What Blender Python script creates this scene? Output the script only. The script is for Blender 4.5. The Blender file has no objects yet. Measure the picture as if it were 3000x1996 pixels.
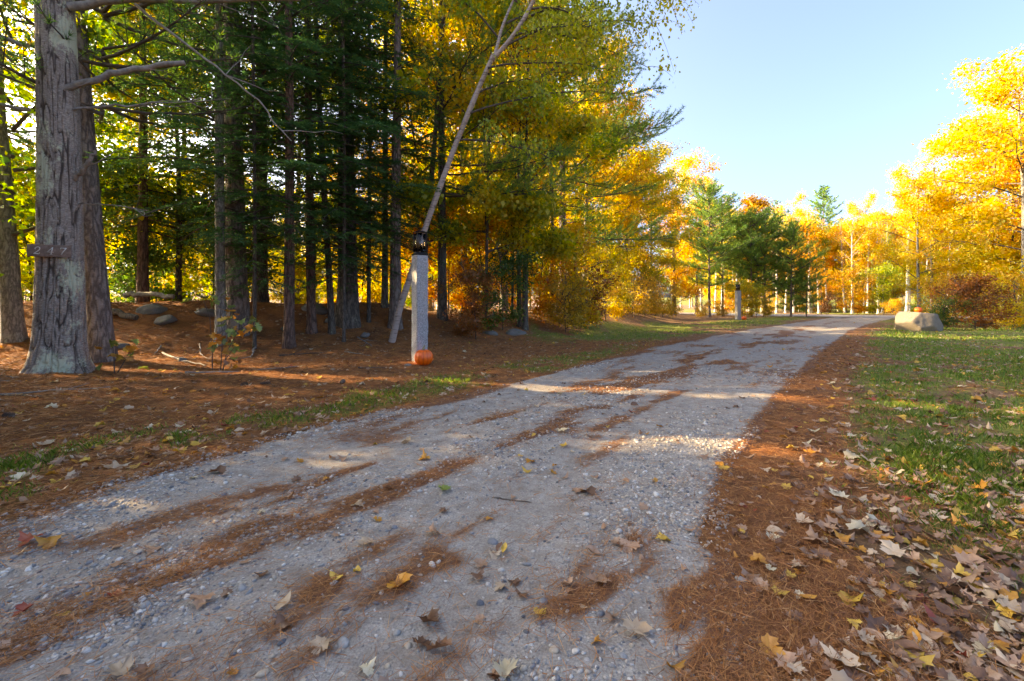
import bpy, math, random
import numpy as np
from mathutils import Vector, Matrix

sc = bpy.context.scene
COL = sc.collection
R = math.radians

# ------------------------------------------------------------------ camera, sky, sun, exposure
cam = bpy.data.cameras.new('camera')
cam.lens = 16.0; cam.sensor_width = 36.0; cam.shift_y = -0.0357
cam.clip_start = 0.05; cam.clip_end = 2000
cam_o = bpy.data.objects.new('camera', cam); COL.objects.link(cam_o)
cam_o.location = (0, 0, 0.97); cam_o.rotation_euler = (R(90), 0, 0)
sc.camera = cam_o

SUN_EL, SUN_AZ = 21.0, -76.0            # degrees; azimuth clockwise from +Y (negative = to the left)
world = bpy.data.worlds.new('World'); sc.world = world; world.use_nodes = True
wn = world.node_tree
sky = wn.nodes.new('ShaderNodeTexSky'); sky.sky_type = 'NISHITA'; sky.sun_disc = False
sky.sun_elevation = R(SUN_EL); sky.sun_rotation = R(SUN_AZ)
sky.air_density = 0.42; sky.dust_density = 6.0; sky.ozone_density = 4.5
wn.links.new(sky.outputs[0], wn.nodes['Background'].inputs[0])
wn.nodes['Background'].inputs[1].default_value = 0.13
sun = bpy.data.lights.new('sun', 'SUN'); sun.energy = 2.75; sun.angle = R(0.55); sun.color = (1.0, 0.80, 0.52)
sun_o = bpy.data.objects.new('sun', sun); COL.objects.link(sun_o)
SDIR = Vector((math.sin(R(SUN_AZ)) * math.cos(R(SUN_EL)), math.cos(R(SUN_AZ)) * math.cos(R(SUN_EL)), math.sin(R(SUN_EL))))
sun_o.rotation_euler = SDIR.to_track_quat('Z', 'Y').to_euler(); sun_o.location = SDIR * 60
vs = sc.view_settings
vs.view_transform = 'Standard'; vs.look = 'None'; vs.gamma = 1.0; vs.use_curve_mapping = False
vs.exposure = 3.2
vs.use_white_balance = True; vs.white_balance_temperature = 8300; vs.white_balance_tint = 8      # the camera's warm daylight setting
cy = sc.cycles
cy.max_bounces = 7; cy.diffuse_bounces = 4; cy.glossy_bounces = 2; cy.transmission_bounces = 6; cy.transparent_max_bounces = 8
cy.caustics_reflective = False; cy.caustics_refractive = False

# ------------------------------------------------------------------ numeric helpers
def rs(seed): return np.random.default_rng(seed)
def sstep(a, b, x):
    t = np.clip((x - a) / (b - a), 0, 1); return t * t * (3 - 2 * t)
def _h(ix, iy, iz, seed):
    n = (ix.astype(np.int64) * 374761393 + iy.astype(np.int64) * 668265263 + iz.astype(np.int64) * 2147483647 + seed * 974711) & 0xffffffff
    n = ((n ^ (n >> 13)) * 1274126177) & 0xffffffff
    n = ((n ^ (n >> 16)) * 2246822519) & 0xffffffff
    return ((n ^ (n >> 15)) & 0xffffff) / float(0xffffff)
def vnoise(x, y, z=None, seed=0):
    x = np.asarray(x, float); y = np.asarray(y, float)
    z = np.zeros_like(x) if z is None else np.asarray(z, float)
    xi, yi, zi = np.floor(x), np.floor(y), np.floor(z)
    fx, fy, fz = x - xi, y - yi, z - zi
    fx, fy, fz = fx * fx * (3 - 2 * fx), fy * fy * (3 - 2 * fy), fz * fz * (3 - 2 * fz)
    r = 0
    for dz in (0, 1):
        for dy in (0, 1):
            for dx in (0, 1):
                w = (fx if dx else 1 - fx) * (fy if dy else 1 - fy) * (fz if dz else 1 - fz)
                r = r + w * _h(xi + dx, yi + dy, zi + dz, seed)
    return r
def fbm(x, y, z=None, seed=0, oct=4):
    s, a, t = 0, 0.5, 0
    for i in range(oct):
        f = 2 ** i
        s = s + a * vnoise(x * f, y * f, None if z is None else z * f, seed + i * 17); t += a; a *= .5
    return s / t
def cells(u, v, seed, pu):
    """distance difference F2-F1 of a jittered cell pattern that wraps every pu cells in u"""
    iu, iv = np.floor(u), np.floor(v); d1 = np.full(u.shape, 9.); d2 = np.full(u.shape, 9.)
    for a in (-1, 0, 1):
        for b in (-1, 0, 1):
            cu, cv = iu + a, iv + b
            k = np.mod(cu, pu)
            px = cu + .15 + .7 * _h(k, cv, k * 0, seed); py = cv + .1 + .8 * _h(k, cv, k * 0 + 5, seed)
            d = np.hypot(u - px, (v - py))
            d2 = np.where(d < d1, d1, np.minimum(d2, d)); d1 = np.minimum(d1, d)
    return d2 - d1
def norm(a): return a / np.maximum(np.linalg.norm(a, axis=-1, keepdims=True), 1e-9)

# ------------------------------------------------------------------ mesh building
class Geo:
    def __init__(s): s.V = []; s.F = []; s.A = []; s.M = []; s.n = 0
    def add(s, V, F, a=0.5, m=0):
        V = np.asarray(V, float); F = np.asarray(F, np.int64)
        s.V.append(V); s.F.append(F + s.n); s.n += len(V)
        s.A.append(np.broadcast_to(np.asarray(a, float), (len(F),))); s.M.append(np.full(len(F), m))
        return s
    def mesh(s, name, mats, smooth=False):
        me = bpy.data.meshes.new(name)
        V = np.concatenate(s.V); me.vertices.add(len(V)); me.vertices.foreach_set('co', V.ravel())
        tot = np.concatenate([np.full(len(f), f.shape[1]) for f in s.F])
        idx = np.concatenate([f.ravel() for f in s.F])
        me.loops.add(len(idx)); me.loops.foreach_set('vertex_index', idx.astype(np.int32))
        me.polygons.add(len(tot))
        st = np.concatenate([[0], np.cumsum(tot)[:-1]])
        me.polygons.foreach_set('loop_start', st.astype(np.int32)); me.polygons.foreach_set('loop_total', tot.astype(np.int32))
        if not isinstance(mats, (list, tuple)): mats = [mats]
        for m in mats: me.materials.append(m)
        me.polygons.foreach_set('material_index', np.concatenate(s.M).astype(np.int32))
        if smooth: me.polygons.foreach_set('use_smooth', np.ones(len(tot), bool))
        at = me.attributes.new('tint', 'FLOAT', 'FACE'); at.data.foreach_set('value', np.concatenate(s.A).astype(np.float32))
        me.update(calc_edges=True); me.validate()
        return me
def link(name, data, parent=None, loc=None):
    o = bpy.data.objects.new(name, data); COL.objects.link(o)
    if parent is not None: o.parent = parent
    if loc is not None: o.location = loc
    return o
def tag(o, label=None, cat=None, group=None, kind=None):
    if label: o['label'] = label
    if cat: o['category'] = cat
    if group: o['group'] = group
    if kind: o['kind'] = kind
    return o
def empty(name, loc, label, cat, group=None, rz=0):
    o = link(name, None); o.location = loc; o.rotation_euler = (0, 0, rz); o.empty_display_size = .2
    return tag(o, label, cat, group)

def tube(P, r, n=8, cap=True):
    P = np.asarray(P, float); m = len(P); r = np.broadcast_to(np.asarray(r, float), (m,))
    T = norm(np.gradient(P, axis=0))
    ref = np.array([0, 0, 1.]) if abs(T[0][2]) < .8 else np.array([1., 0, 0])
    N = np.zeros_like(P); a = ref - T[0] * ref.dot(T[0]); N[0] = a / np.linalg.norm(a)
    for i in range(1, m):
        a = N[i - 1] - T[i] * N[i - 1].dot(T[i]); N[i] = a / max(np.linalg.norm(a), 1e-9)
    B = np.cross(T, N)
    th = np.arange(n) * 2 * math.pi / n
    V = (P[:, None] + r[:, None, None] * (np.cos(th)[None, :, None] * N[:, None] + np.sin(th)[None, :, None] * B[:, None])).reshape(-1, 3)
    i = np.arange(m - 1)[:, None] * n; j = np.arange(n)[None]; k = (j + 1) % n
    F = np.stack([i + j, i + k, i + n + k, i + n + j], -1).reshape(-1, 4)
    return V, F
def add_tube(g, P, r, n=8, a=.5, m=0):
    V, F = tube(P, r, n); g.add(V, F, a, m)
    g.add(V[-n:], np.array([list(range(n))]), a, m); g.add(V[:n][::-1], np.array([list(range(n))]), a, m)
def box(g, c, s, a=.5, m=0, rot=None):
    x, y, z = np.array(s) / 2
    V = np.array([[-x, -y, -z], [x, -y, -z], [x, y, -z], [-x, y, -z], [-x, -y, z], [x, -y, z], [x, y, z], [-x, y, z]])
    if rot is not None: V = V @ np.array(rot).T
    g.add(V + np.array(c), [[0, 3, 2, 1], [4, 5, 6, 7], [0, 1, 5, 4], [1, 2, 6, 5], [2, 3, 7, 6], [3, 0, 4, 7]], a, m)
def leafcards(g, C, D, N, L, W, a, fold=.18, m=0):
    """one rhombus leaf per row: centre, axis, normal"""
    D = norm(D); S = norm(np.cross(N, D)); N = np.cross(D, S)
    n = len(C); L = np.broadcast_to(L, (n,))[:, None]; W = np.broadcast_to(W, (n,))[:, None]
    V = np.stack([C - D * L * .5, C + S * W * .5 - D * L * .08 + N * W * fold, C + D * L * .5, C - S * W * .5 - D * L * .08 + N * W * fold], 1).reshape(-1, 3)
    F = np.arange(n * 4).reshape(n, 4)
    g.add(V, F, a, m)
def rand_dirs(r, n):
    return norm(r.normal(size=(n, 3)))

# ------------------------------------------------------------------ materials
def mat(name):
    m = bpy.data.materials.new(name); m.use_nodes = True
    return m, m.node_tree, m.node_tree.nodes['Principled BSDF']
def nd(nt, t, **k):
    n = nt.nodes.new('ShaderNode' + t)
    for a, b in k.items():
        if a.startswith('i_'): n.inputs[int(a[2:])].default_value = b
        else: setattr(n, a, b)
    return n
def ramp(nt, stops, fac=None, interp='LINEAR'):
    n = nt.nodes.new('ShaderNodeValToRGB'); n.color_ramp.interpolation = interp
    e = n.color_ramp.elements
    while len(e) < len(stops): e.new(.5)
    for el, (p, c) in zip(e, stops):
        el.position = p; el.color = tuple(c) + (1,) if len(c) == 3 else c
    if fac is not None: nt.links.new(fac, n.inputs[0])
    return n.outputs[0]
def coords(nt, scale=(1, 1, 1), kind='Object'):
    tc = nd(nt, 'TexCoord'); mp = nd(nt, 'Mapping'); mp.inputs['Scale'].default_value = scale
    nt.links.new(tc.outputs[kind], mp.inputs[0]); return mp.outputs[0]
def noise(nt, vec, s, d=4, r=.55, w=0):
    n = nd(nt, 'TexNoise'); n.inputs['Scale'].default_value = s; n.inputs['Detail'].default_value = d; n.inputs['Roughness'].default_value = r
    n.inputs['Distortion'].default_value = w
    nt.links.new(vec, n.inputs['Vector']); return n.outputs[0]
def voro(nt, vec, s, feature='F1', out=0, rand=1):
    n = nd(nt, 'TexVoronoi', feature=feature); n.inputs['Scale'].default_value = s; n.inputs['Randomness'].default_value = rand
    nt.links.new(vec, n.inputs['Vector']); return n.outputs[out]
def mix(nt, fac, a, b, mode='MIX'):
    n = nd(nt, 'Mix', data_type='RGBA', blend_type=mode)
    if isinstance(fac, (int, float)): n.inputs[0].default_value = fac
    else: nt.links.new(fac, n.inputs[0])
    for i, v in ((6, a), (7, b)):
        if isinstance(v, tuple): n.inputs[i].default_value = v + (1,) if len(v) == 3 else v
        else: nt.links.new(v, n.inputs[i])
    return n.outputs[2]
def math_(nt, op, a, b=0.5, clamp=False):
    n = nd(nt, 'Math', operation=op, use_clamp=clamp)
    for i, v in ((0, a), (1, b)):
        if isinstance(v, (int, float)): n.inputs[i].default_value = v
        else: nt.links.new(v, n.inputs[i])
    return n.outputs[0]
def attr(nt, name, out=2):
    n = nd(nt, 'Attribute'); n.attribute_name = name; return n.outputs[out]
def bump(nt, h, bs, strength=.4, dist=.02):
    b = nd(nt, 'Bump'); b.inputs['Strength'].default_value = strength; b.inputs['Distance'].default_value = dist
    nt.links.new(h, b.inputs['Height']); nt.links.new(b.outputs[0], bs.inputs['Normal'])

def leaf_mat(name, stops, trans=.5, var=.0, rough=.5):
    m = bpy.data.materials.new(name); m.use_nodes = True; nt = m.node_tree
    for n in list(nt.nodes):
        if n.type == 'BSDF_PRINCIPLED': nt.nodes.remove(n)
    out = [n for n in nt.nodes if n.type == 'OUTPUT_MATERIAL'][0]
    t = attr(nt, 'tint')
    if var:
        oi = nd(nt, 'ObjectInfo')
        t = math_(nt, 'ADD', t, math_(nt, 'MULTIPLY', math_(nt, 'SUBTRACT', oi.outputs['Random'], .5), var), True)
    c = ramp(nt, stops, t)
    d = nd(nt, 'BsdfDiffuse'); tr = nd(nt, 'BsdfTranslucent'); gl = nd(nt, 'BsdfGlossy'); gl.inputs['Roughness'].default_value = rough
    gl.inputs['Color'].default_value = (.8, .8, .8, 1)
    nt.links.new(c, d.inputs[0])
    hs = nd(nt, 'HueSaturation'); hs.inputs['Saturation'].default_value = 1.08; hs.inputs['Value'].default_value = 1.15
    nt.links.new(c, hs.inputs['Color']); nt.links.new(hs.outputs[0], tr.inputs[0])
    m1 = nd(nt, 'MixShader', i_0=trans); nt.links.new(d.outputs[0], m1.inputs[1]); nt.links.new(tr.outputs[0], m1.inputs[2])
    m2 = nd(nt, 'MixShader', i_0=.035); nt.links.new(m1.outputs[0], m2.inputs[1]); nt.links.new(gl.outputs[0], m2.inputs[2])
    nt.links.new(m2.outputs[0], out.inputs[0])
    return m
LEAF = {
 'yellow': leaf_mat('yellow_leaves', [(0, (.16, .23, .02)), (.25, (.42, .39, .025)), (.55, (.68, .51, .03)), (.85, (.70, .40, .025)), (1, (.42, .18, .02))], .58, .3),
 'green_yellow': leaf_mat('green_yellow_leaves', [(0, (.08, .17, .02)), (.4, (.24, .33, .025)), (.7, (.50, .48, .03)), (1, (.66, .45, .03))], .58, .3),
 'orange': leaf_mat('orange_leaves', [(0, (.66, .50, .03)), (.4, (.76, .47, .025)), (.75, (.68, .29, .02)), (1, (.36, .11, .02))], .5, .25),
 'russet': leaf_mat('russet_leaves', [(0, (.10, .09, .02)), (.4, (.25, .10, .025)), (.75, (.36, .12, .02)), (1, (.60, .28, .03))], .42, .2),
 'green': leaf_mat('green_leaves', [(0, (.03, .08, .014)), (.5, (.08, .15, .02)), (.85, (.20, .25, .025)), (1, (.5, .42, .03))], .52, .2),
 'hemlock': leaf_mat('hemlock_needles', [(0, (.03, .085, .03)), (.6, (.075, .17, .05)), (1, (.18, .27, .06))], .4, .1),
 'pine': leaf_mat('pine_needles', [(0, (.06, .15, .03)), (.5, (.15, .28, .04)), (.9, (.27, .37, .045)), (1, (.5, .4, .07))], .45, .15),
 'pine_light': leaf_mat('young_pine_needles', [(0, (.07, .17, .04)), (.5, (.17, .30, .05)), (.9, (.32, .42, .06)), (1, (.5, .42, .08))], .5, .2),
 'brush': leaf_mat('brush_leaves', [(0, (.22, .18, .04)), (.4, (.52, .35, .04)), (.75, (.68, .40, .04)), (1, (.55, .17, .03))], .52, .2),
}

def bark_mat(name, dark, mid, light, sc=(9, 9, 2.2), lichen=0, bs=.8, bd=.03, white=False):
    m, nt, b = mat(name)
    v = coords(nt, sc)
    rg = noise(nt, v, 1.15, 2, .5, .3); vd = math_(nt, 'MULTIPLY', math_(nt, 'ABSOLUTE', math_(nt, 'SUBTRACT', rg, .5)), 3.2); n1 = noise(nt, coords(nt), 7, 6, .65); n2 = noise(nt, coords(nt, (1, 1, 4)), 30, 5, .7)
    furrow = ramp(nt, [(0, (.25, .25, .25)), (.45, (1, 1, 1))], math_(nt, 'ADD', vd, math_(nt, 'MULTIPLY', math_(nt, 'SUBTRACT', n1, .5), .18)))
    c = mix(nt, furrow, dark, mix(nt, ramp(nt, [(.35, (0, 0, 0)), (.68, (1, 1, 1))], n2), mid, light))
    if lichen:
        nl = noise(nt, coords(nt, (1, 1, .8)), 3.1, 5, .7); nf = noise(nt, coords(nt), 26, 4, .7)
        k = ramp(nt, [(.60, (0, 0, 0)), (.66, (1, 1, 1))], math_(nt, 'ADD', nl, math_(nt, 'MULTIPLY', math_(nt, 'SUBTRACT', nf, .5), .28)))
        c = mix(nt, math_(nt, 'MULTIPLY', k, lichen), c, (.36, .40, .26))
    nt.links.new(c, b.inputs['Base Color']); b.inputs['Roughness'].default_value = .93; b.inputs['Specular IOR Level'].default_value = .2
    h = math_(nt, 'ADD', furrow, math_(nt, 'MULTIPLY', n2, .5))
    bump(nt, h, b, bs, bd)
    return m
BARK_PINE = bark_mat('pine_bark', (.045, .033, .027), (.17, .13, .105), (.32, .265, .225), (11, 11, 3.2), .0, .9, .02)
BARK_NEAR = bark_mat('furrowed_pine_bark', (.04, .03, .026), (.15, .125, .11), (.30, .27, .245), (22, 22, 7), .75, .6, .012)
BARK_RED = bark_mat('reddish_bark', (.03, .018, .013), (.12, .065, .045), (.22, .15, .115), (14, 14, 3), 0, .8, .02)
BARK_GREY = bark_mat('grey_lichen_bark', (.06, .052, .042), (.19, .17, .135), (.33, .31, .26), (16, 16, 5), .5, .35, .01)
BARK_DARK = bark_mat('dark_bark', (.025, .02, .017), (.085, .07, .055), (.17, .145, .115), (12, 12, 3), .2, .7, .015)
def birch_mat(name, base, pink, mark, s=1):
    m, nt, b = mat(name)
    n1 = noise(nt, coords(nt, (3, 3, 26)), 1.6, 4, .6); n2 = noise(nt, coords(nt), 2.2, 4); n3 = noise(nt, coords(nt, (2.5, 2.5, 7)), 1.3, 3, .6)
    c = mix(nt, n2, base, pink)
    c = mix(nt, ramp(nt, [(.53, (0, 0, 0)), (.64, (.8, .8, .8))], n1), c, mark)
    c = mix(nt, ramp(nt, [(.60, (0, 0, 0)), (.70, (.9, .9, .9))], n3), c, (.06, .045, .035))
    nt.links.new(c, b.inputs['Base Color']); b.inputs['Roughness'].default_value = .75
    bump(nt, n1, b, .3, .006)
    return m
BARK_BIRCH = birch_mat('birch_bark', (.42, .36, .31), (.30, .215, .17), (.12, .08, .06))
BARK_PALE = birch_mat('pale_trunk_bark', (.55, .50, .43), (.42, .36, .29), (.20, .16, .12))
def simple(name, col, rough=.7, var=None, scale=20, bs=0, bd=.01, metal=0, spec=.4):
    m, nt, b = mat(name)
    if var:
        n = noise(nt, coords(nt), scale, 5, .65)
        nt.links.new(ramp(nt, [(.3, col), (.7, var)], n), b.inputs['Base Color'])
        if bs: bump(nt, n, b, bs, bd)
    else: b.inputs['Base Color'].default_value = tuple(col) + (1,)
    b.inputs['Roughness'].default_value = rough; b.inputs['Metallic'].default_value = metal; b.inputs['Specular IOR Level'].default_value = spec
    return m
TWIG = simple('twig_bark', (.045, .034, .026), .9, (.12, .095, .075), 9)
TWIG_PALE = simple('pale_twig_bark', (.24, .20, .155), .9, (.42, .37, .30), 6)
DEADWOOD = simple('grey_dead_wood', (.12, .10, .085), .9, (.30, .26, .22), 14, .4, .004)

# ------------------------------------------------------------------ terrain
BANK = np.array([(-40, -6), (-14, 4.2), (-7.2, 7.2), (-2.9, 9.0), (1.6, 12.6), (7, 20), (11.5, 30), (17, 46), (20, 80), (20, 400)], float)
RL_Y = [-30, -12, -5, 0, 1.17, 2.07, 2.82, 3.56, 4.62, 6.77, 10.2, 16.4, 24.2, 30, 36]
RL_X = [-22, -9, -5, -3.0, -2.75, -2.33, -2.05, -1.6, -.785, .85, 3.13, 8.2, 15.3, 20.6, 26]
RR_Y = [-30, -12, -5, 0, 1.17, 1.45, 1.85, 2.36, 2.82, 3.39, 5.64, 9.2, 15.6, 22.6, 30, 36]
RR_X = [-16, -4, -1.1, .38, .68, .76, .88, 1.12, 1.4, 1.82, 3.5, 6.36, 11.6, 17.9, 25, 31]
def xl(y): return np.interp(y, RL_Y, RL_X)
def xr(y): return np.interp(y, RR_Y, RR_X)
def bank_s(x, y):
    best = np.full(np.shape(x), 1e9); sg = np.zeros(np.shape(x))
    for (ax, ay), (bx, by) in zip(BANK[:-1], BANK[1:]):
        dx, dy = bx - ax, by - ay; L2 = dx * dx + dy * dy
        t = np.clip(((x - ax) * dx + (y - ay) * dy) / L2, 0, 1)
        d = np.hypot(x - ax - t * dx, y - ay - t * dy)
        s = dx * (y - ay) - dy * (x - ax)
        sg = np.where(d < best, np.sign(s), sg); best = np.minimum(best, d)
    return best * sg
WALL_LINE = [(-13, 9.0), (-9, 9.9), (-5.2, 10.9), (-3.4, 12.0)]
def zg(x, y):
    x = np.asarray(x, float); y = np.asarray(y, float)
    s = bank_s(x, y)
    z = .62 * sstep(0, 3.2, s) + .25 * sstep(-1.5, 1.5, s) * sstep(26, 10, y) * .4
    rid = 0
    for (ax, ay), (bx, by) in zip(WALL_LINE[:-1], WALL_LINE[1:]):
        t = np.clip(((x - ax) * (bx - ax) + (y - ay) * (by - ay)) / ((bx - ax) ** 2 + (by - ay) ** 2), 0, 1)
        rid = np.maximum(rid, np.exp(-((x - ax - t * (bx - ax)) ** 2 + (y - ay - t * (by - ay)) ** 2) / .55))
    z = z + .30 * rid
    off = np.where(x < xl(y), xl(y) - x, np.where(x > xr(y), x - xr(y), 0))
    z = z + (fbm(x * .9, y * .9, seed=3, oct=4) - .5) * .16 * sstep(.1, 2.0, off) * sstep(90, 20, np.hypot(x, y))
    z = z + (fbm(x * 4, y * 4, seed=9, oct=3) - .5) * .035 * sstep(.0, .5, off)
    on = (off <= 0)
    u = (x - xl(y)) / (xr(y) - xl(y))
    z = z + np.where(on, -.018 * (np.exp(-((u - .24) / .1) ** 2) + np.exp(-((u - .70) / .1) ** 2)) + (fbm(x * 2, y * 2, seed=5, oct=3) - .5) * .02, 0)
    # the land beyond the far road climbs gently so that no bare horizon shows between the trunks
    z = z + 3.0 * sstep(55, 160, np.hypot(x, y))
    return z
def zg1(x, y): return float(zg(np.array([x]), np.array([y]))[0])

def straw_w(x, y):
    """pine-straw cover 0..1"""
    L, Rr = xl(y), xr(y); u = (x - L) / (Rr - L); off = np.where(x < L, L - x, np.where(x > Rr, x - Rr, 0))
    n = fbm(x * 1.1 + y * .4, y * 1.1, seed=21, oct=5); n2 = fbm(x * 3.3, y * 3.3, seed=22, oct=3)
    a_, b_ = x * .62 + y * .78, -x * .78 + y * .62          # along and across the drive
    st = fbm(a_ * 1.0, b_ * 3.6, seed=24, oct=5); fine = fbm(a_ * 5, b_ * 11, seed=25, oct=3)
    st = st + .35 * (fine - .5)
    band = np.exp(-((u - .46) / .15) ** 2) * sstep(.36, .74, st)
    edge = np.exp(-((u - 1.0) / .05) ** 2) * sstep(.36, .60, st) + np.exp(-(u / .07) ** 2) * sstep(.38, .6, st) * .9
    patch = np.exp(-(((u - .86) / .12) ** 2 + ((y - 1.35) / .45) ** 2)) * sstep(.40, .6, st)
    road = np.clip(band + edge + patch + .5 * sstep(.52, .74, st) + .09, 0, 1) * sstep(40, 14, y)
    road = np.maximum(road, .85 * np.maximum(sstep(.95, .995, u - .05 * (st - .5)), sstep(.03, .0, u)) * sstep(30, 20, y))
    right = sstep(1.1, .25, off + (n - .5) * 1.2) * .9 + .45 * sstep(.40, .58, n2)
    left = np.clip(1.15 - .5 * sstep(.5, .7, n2) * sstep(2.2, .2, off), 0, 1) * (1 - .85 * sstep(10, 17, y))
    return np.clip(np.where(off <= 0, road, np.where(x < L, left, right * sstep(26, 10, y))), 0, 1)
def grass_w(x, y):
    L, Rr = xl(y), xr(y); offl = L - x; offr = x - Rr
    n = fbm(x * .8, y * .8, seed=31, oct=4); n2 = fbm(x * 3.1, y * 3.1, seed=32, oct=3)
    gl = np.exp(-((offl - .7) / .6) ** 2) * sstep(.36, .52, n2 * .55 + n * .5) * sstep(12, 8, y)
    gl = gl + sstep(.3, .9, offl) * sstep(9, 15, y) * sstep(7.5, 4, offl) * sstep(.36, .62, n2 * .4 + n * .6) * .9
    gr = sstep(.35, 1.2, offr) * (.25 + .75 * sstep(.38, .58, n2 * .5 + n * .5)) * (.45 + .55 * sstep(1.3, 3.0, y))
    return np.clip(np.where(offl > 0, gl, np.where(offr > 0, gr, 0)), 0, 1)

def graded(a, b, fine, n_f, n_c, ex=2.2):
    lo = fine[0] - (fine[0] - a) * (np.linspace(1, 0, n_c + 1)[:-1] ** ex)
    hi = fine[1] + (b - fine[1]) * (np.linspace(0, 1, n_c + 1)[1:] ** ex)
    return np.concatenate([lo, np.linspace(*fine, n_f), hi])

def set_attr(me, name, vals):
    a = me.attributes.new(name, 'FLOAT', 'POINT'); v = np.zeros(len(me.vertices), np.float32); v[:len(vals)] = vals; a.data.foreach_set('value', v)

# ground sheet
gx = graded(-420, 420, (-9, 9), 190, 42, 2.6); gy = graded(-120, 520, (.6, 13), 170, 50, 2.3)
X, Y = np.meshgrid(gx, gy); Z = zg(X, Y)
uu = (X - xl(Y)) / (xr(Y) - xl(Y))
Z = Z - np.where((uu > .2) & (uu < .8) & (Y < 30), .03, 0)      # bed of the drive lies below its gravel
V = np.stack([X, Y, Z], -1).reshape(-1, 3); nx, ny = len(gx), len(gy)
i = np.arange(ny - 1)[:, None] * nx; j = np.arange(nx - 1)[None]
g = Geo().add(V, np.stack([i + j, i + j + 1, i + nx + j + 1, i + nx + j], -1).reshape(-1, 4))

def ground_material():
    m, nt, b = mat('forest_floor_and_lawn')
    P = coords(nt)
    st, gr = attr(nt, 'straw'), attr(nt, 'grass')
    n1 = noise(nt, P, 3.0, 6, .65); n2 = noise(nt, P, 22, 5, .7)
    fib = noise(nt, coords(nt, (1, 2.4, 1)), 60, 4, .75, 1.2)
    straw = ramp(nt, [(.25, (.11, .043, .02)), (.5, (.33, .13, .043)), (.75, (.48, .22, .08))], fib)
    straw = mix(nt, ramp(nt, [(.38, (0, 0, 0)), (.62, (.8, .8, .8))], n1), straw, (.14, .062, .03))
    soil = ramp(nt, [(.3, (.10, .06, .034)), (.55, (.21, .13, .07)), (.8, (.32, .22, .13))], n2)
    grs = ramp(nt, [(.3, (.08, .10, .02)), (.55, (.17, .18, .035)), (.8, (.28, .22, .07))], n2)
    c = mix(nt, math_(nt, 'ADD', st, math_(nt, 'SUBTRACT', n2, .5), True), soil, straw)
    c = mix(nt, ramp(nt, [(.25, (0, 0, 0)), (.6, (1, 1, 1))], math_(nt, 'ADD', gr, math_(nt, 'MULTIPLY', math_(nt, 'SUBTRACT', n1, .5), .5))), c, grs)
    # scattered dead leaves too far off to be modelled one by one
    lv = nd(nt, 'TexVoronoi'); lv.inputs['Scale'].default_value = 7.5; nt.links.new(P, lv.inputs['Vector'])
    lm = math_(nt, 'MULTIPLY', ramp(nt, [(.20, (1, 1, 1)), (.30, (0, 0, 0))], lv.outputs[0]), ramp(nt, [(.45, (0, 0, 0)), (.6, (1, 1, 1))], n1))
    sep = nd(nt, 'SeparateColor'); nt.links.new(lv.outputs[1], sep.inputs[0])
    lc = ramp(nt, [(0, (.30, .22, .16)), (.4, (.42, .30, .20)), (.6, (.48, .26, .06)), (.8, (.25, .12, .06)), (1, (.5, .42, .32))], sep.outputs[0])
    c = mix(nt, math_(nt, 'MULTIPLY', lm, attr(nt, 'far')), c, lc)
    nt.links.new(c, b.inputs['Base Color']); b.inputs['Roughness'].default_value = .95; b.inputs['Specular IOR Level'].default_value = .15
    bump(nt, math_(nt, 'ADD', fib, n2), b, .7, .03)
    return m
me = g.mesh('ground', ground_material(), True)
set_attr(me, 'straw', straw_w(X, Y).ravel()); set_attr(me, 'grass', grass_w(X, Y).ravel())
set_attr(me, 'far', sstep(5, 9, np.hypot(X, Y)).ravel())
tag(link('ground', me), kind='structure')

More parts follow.
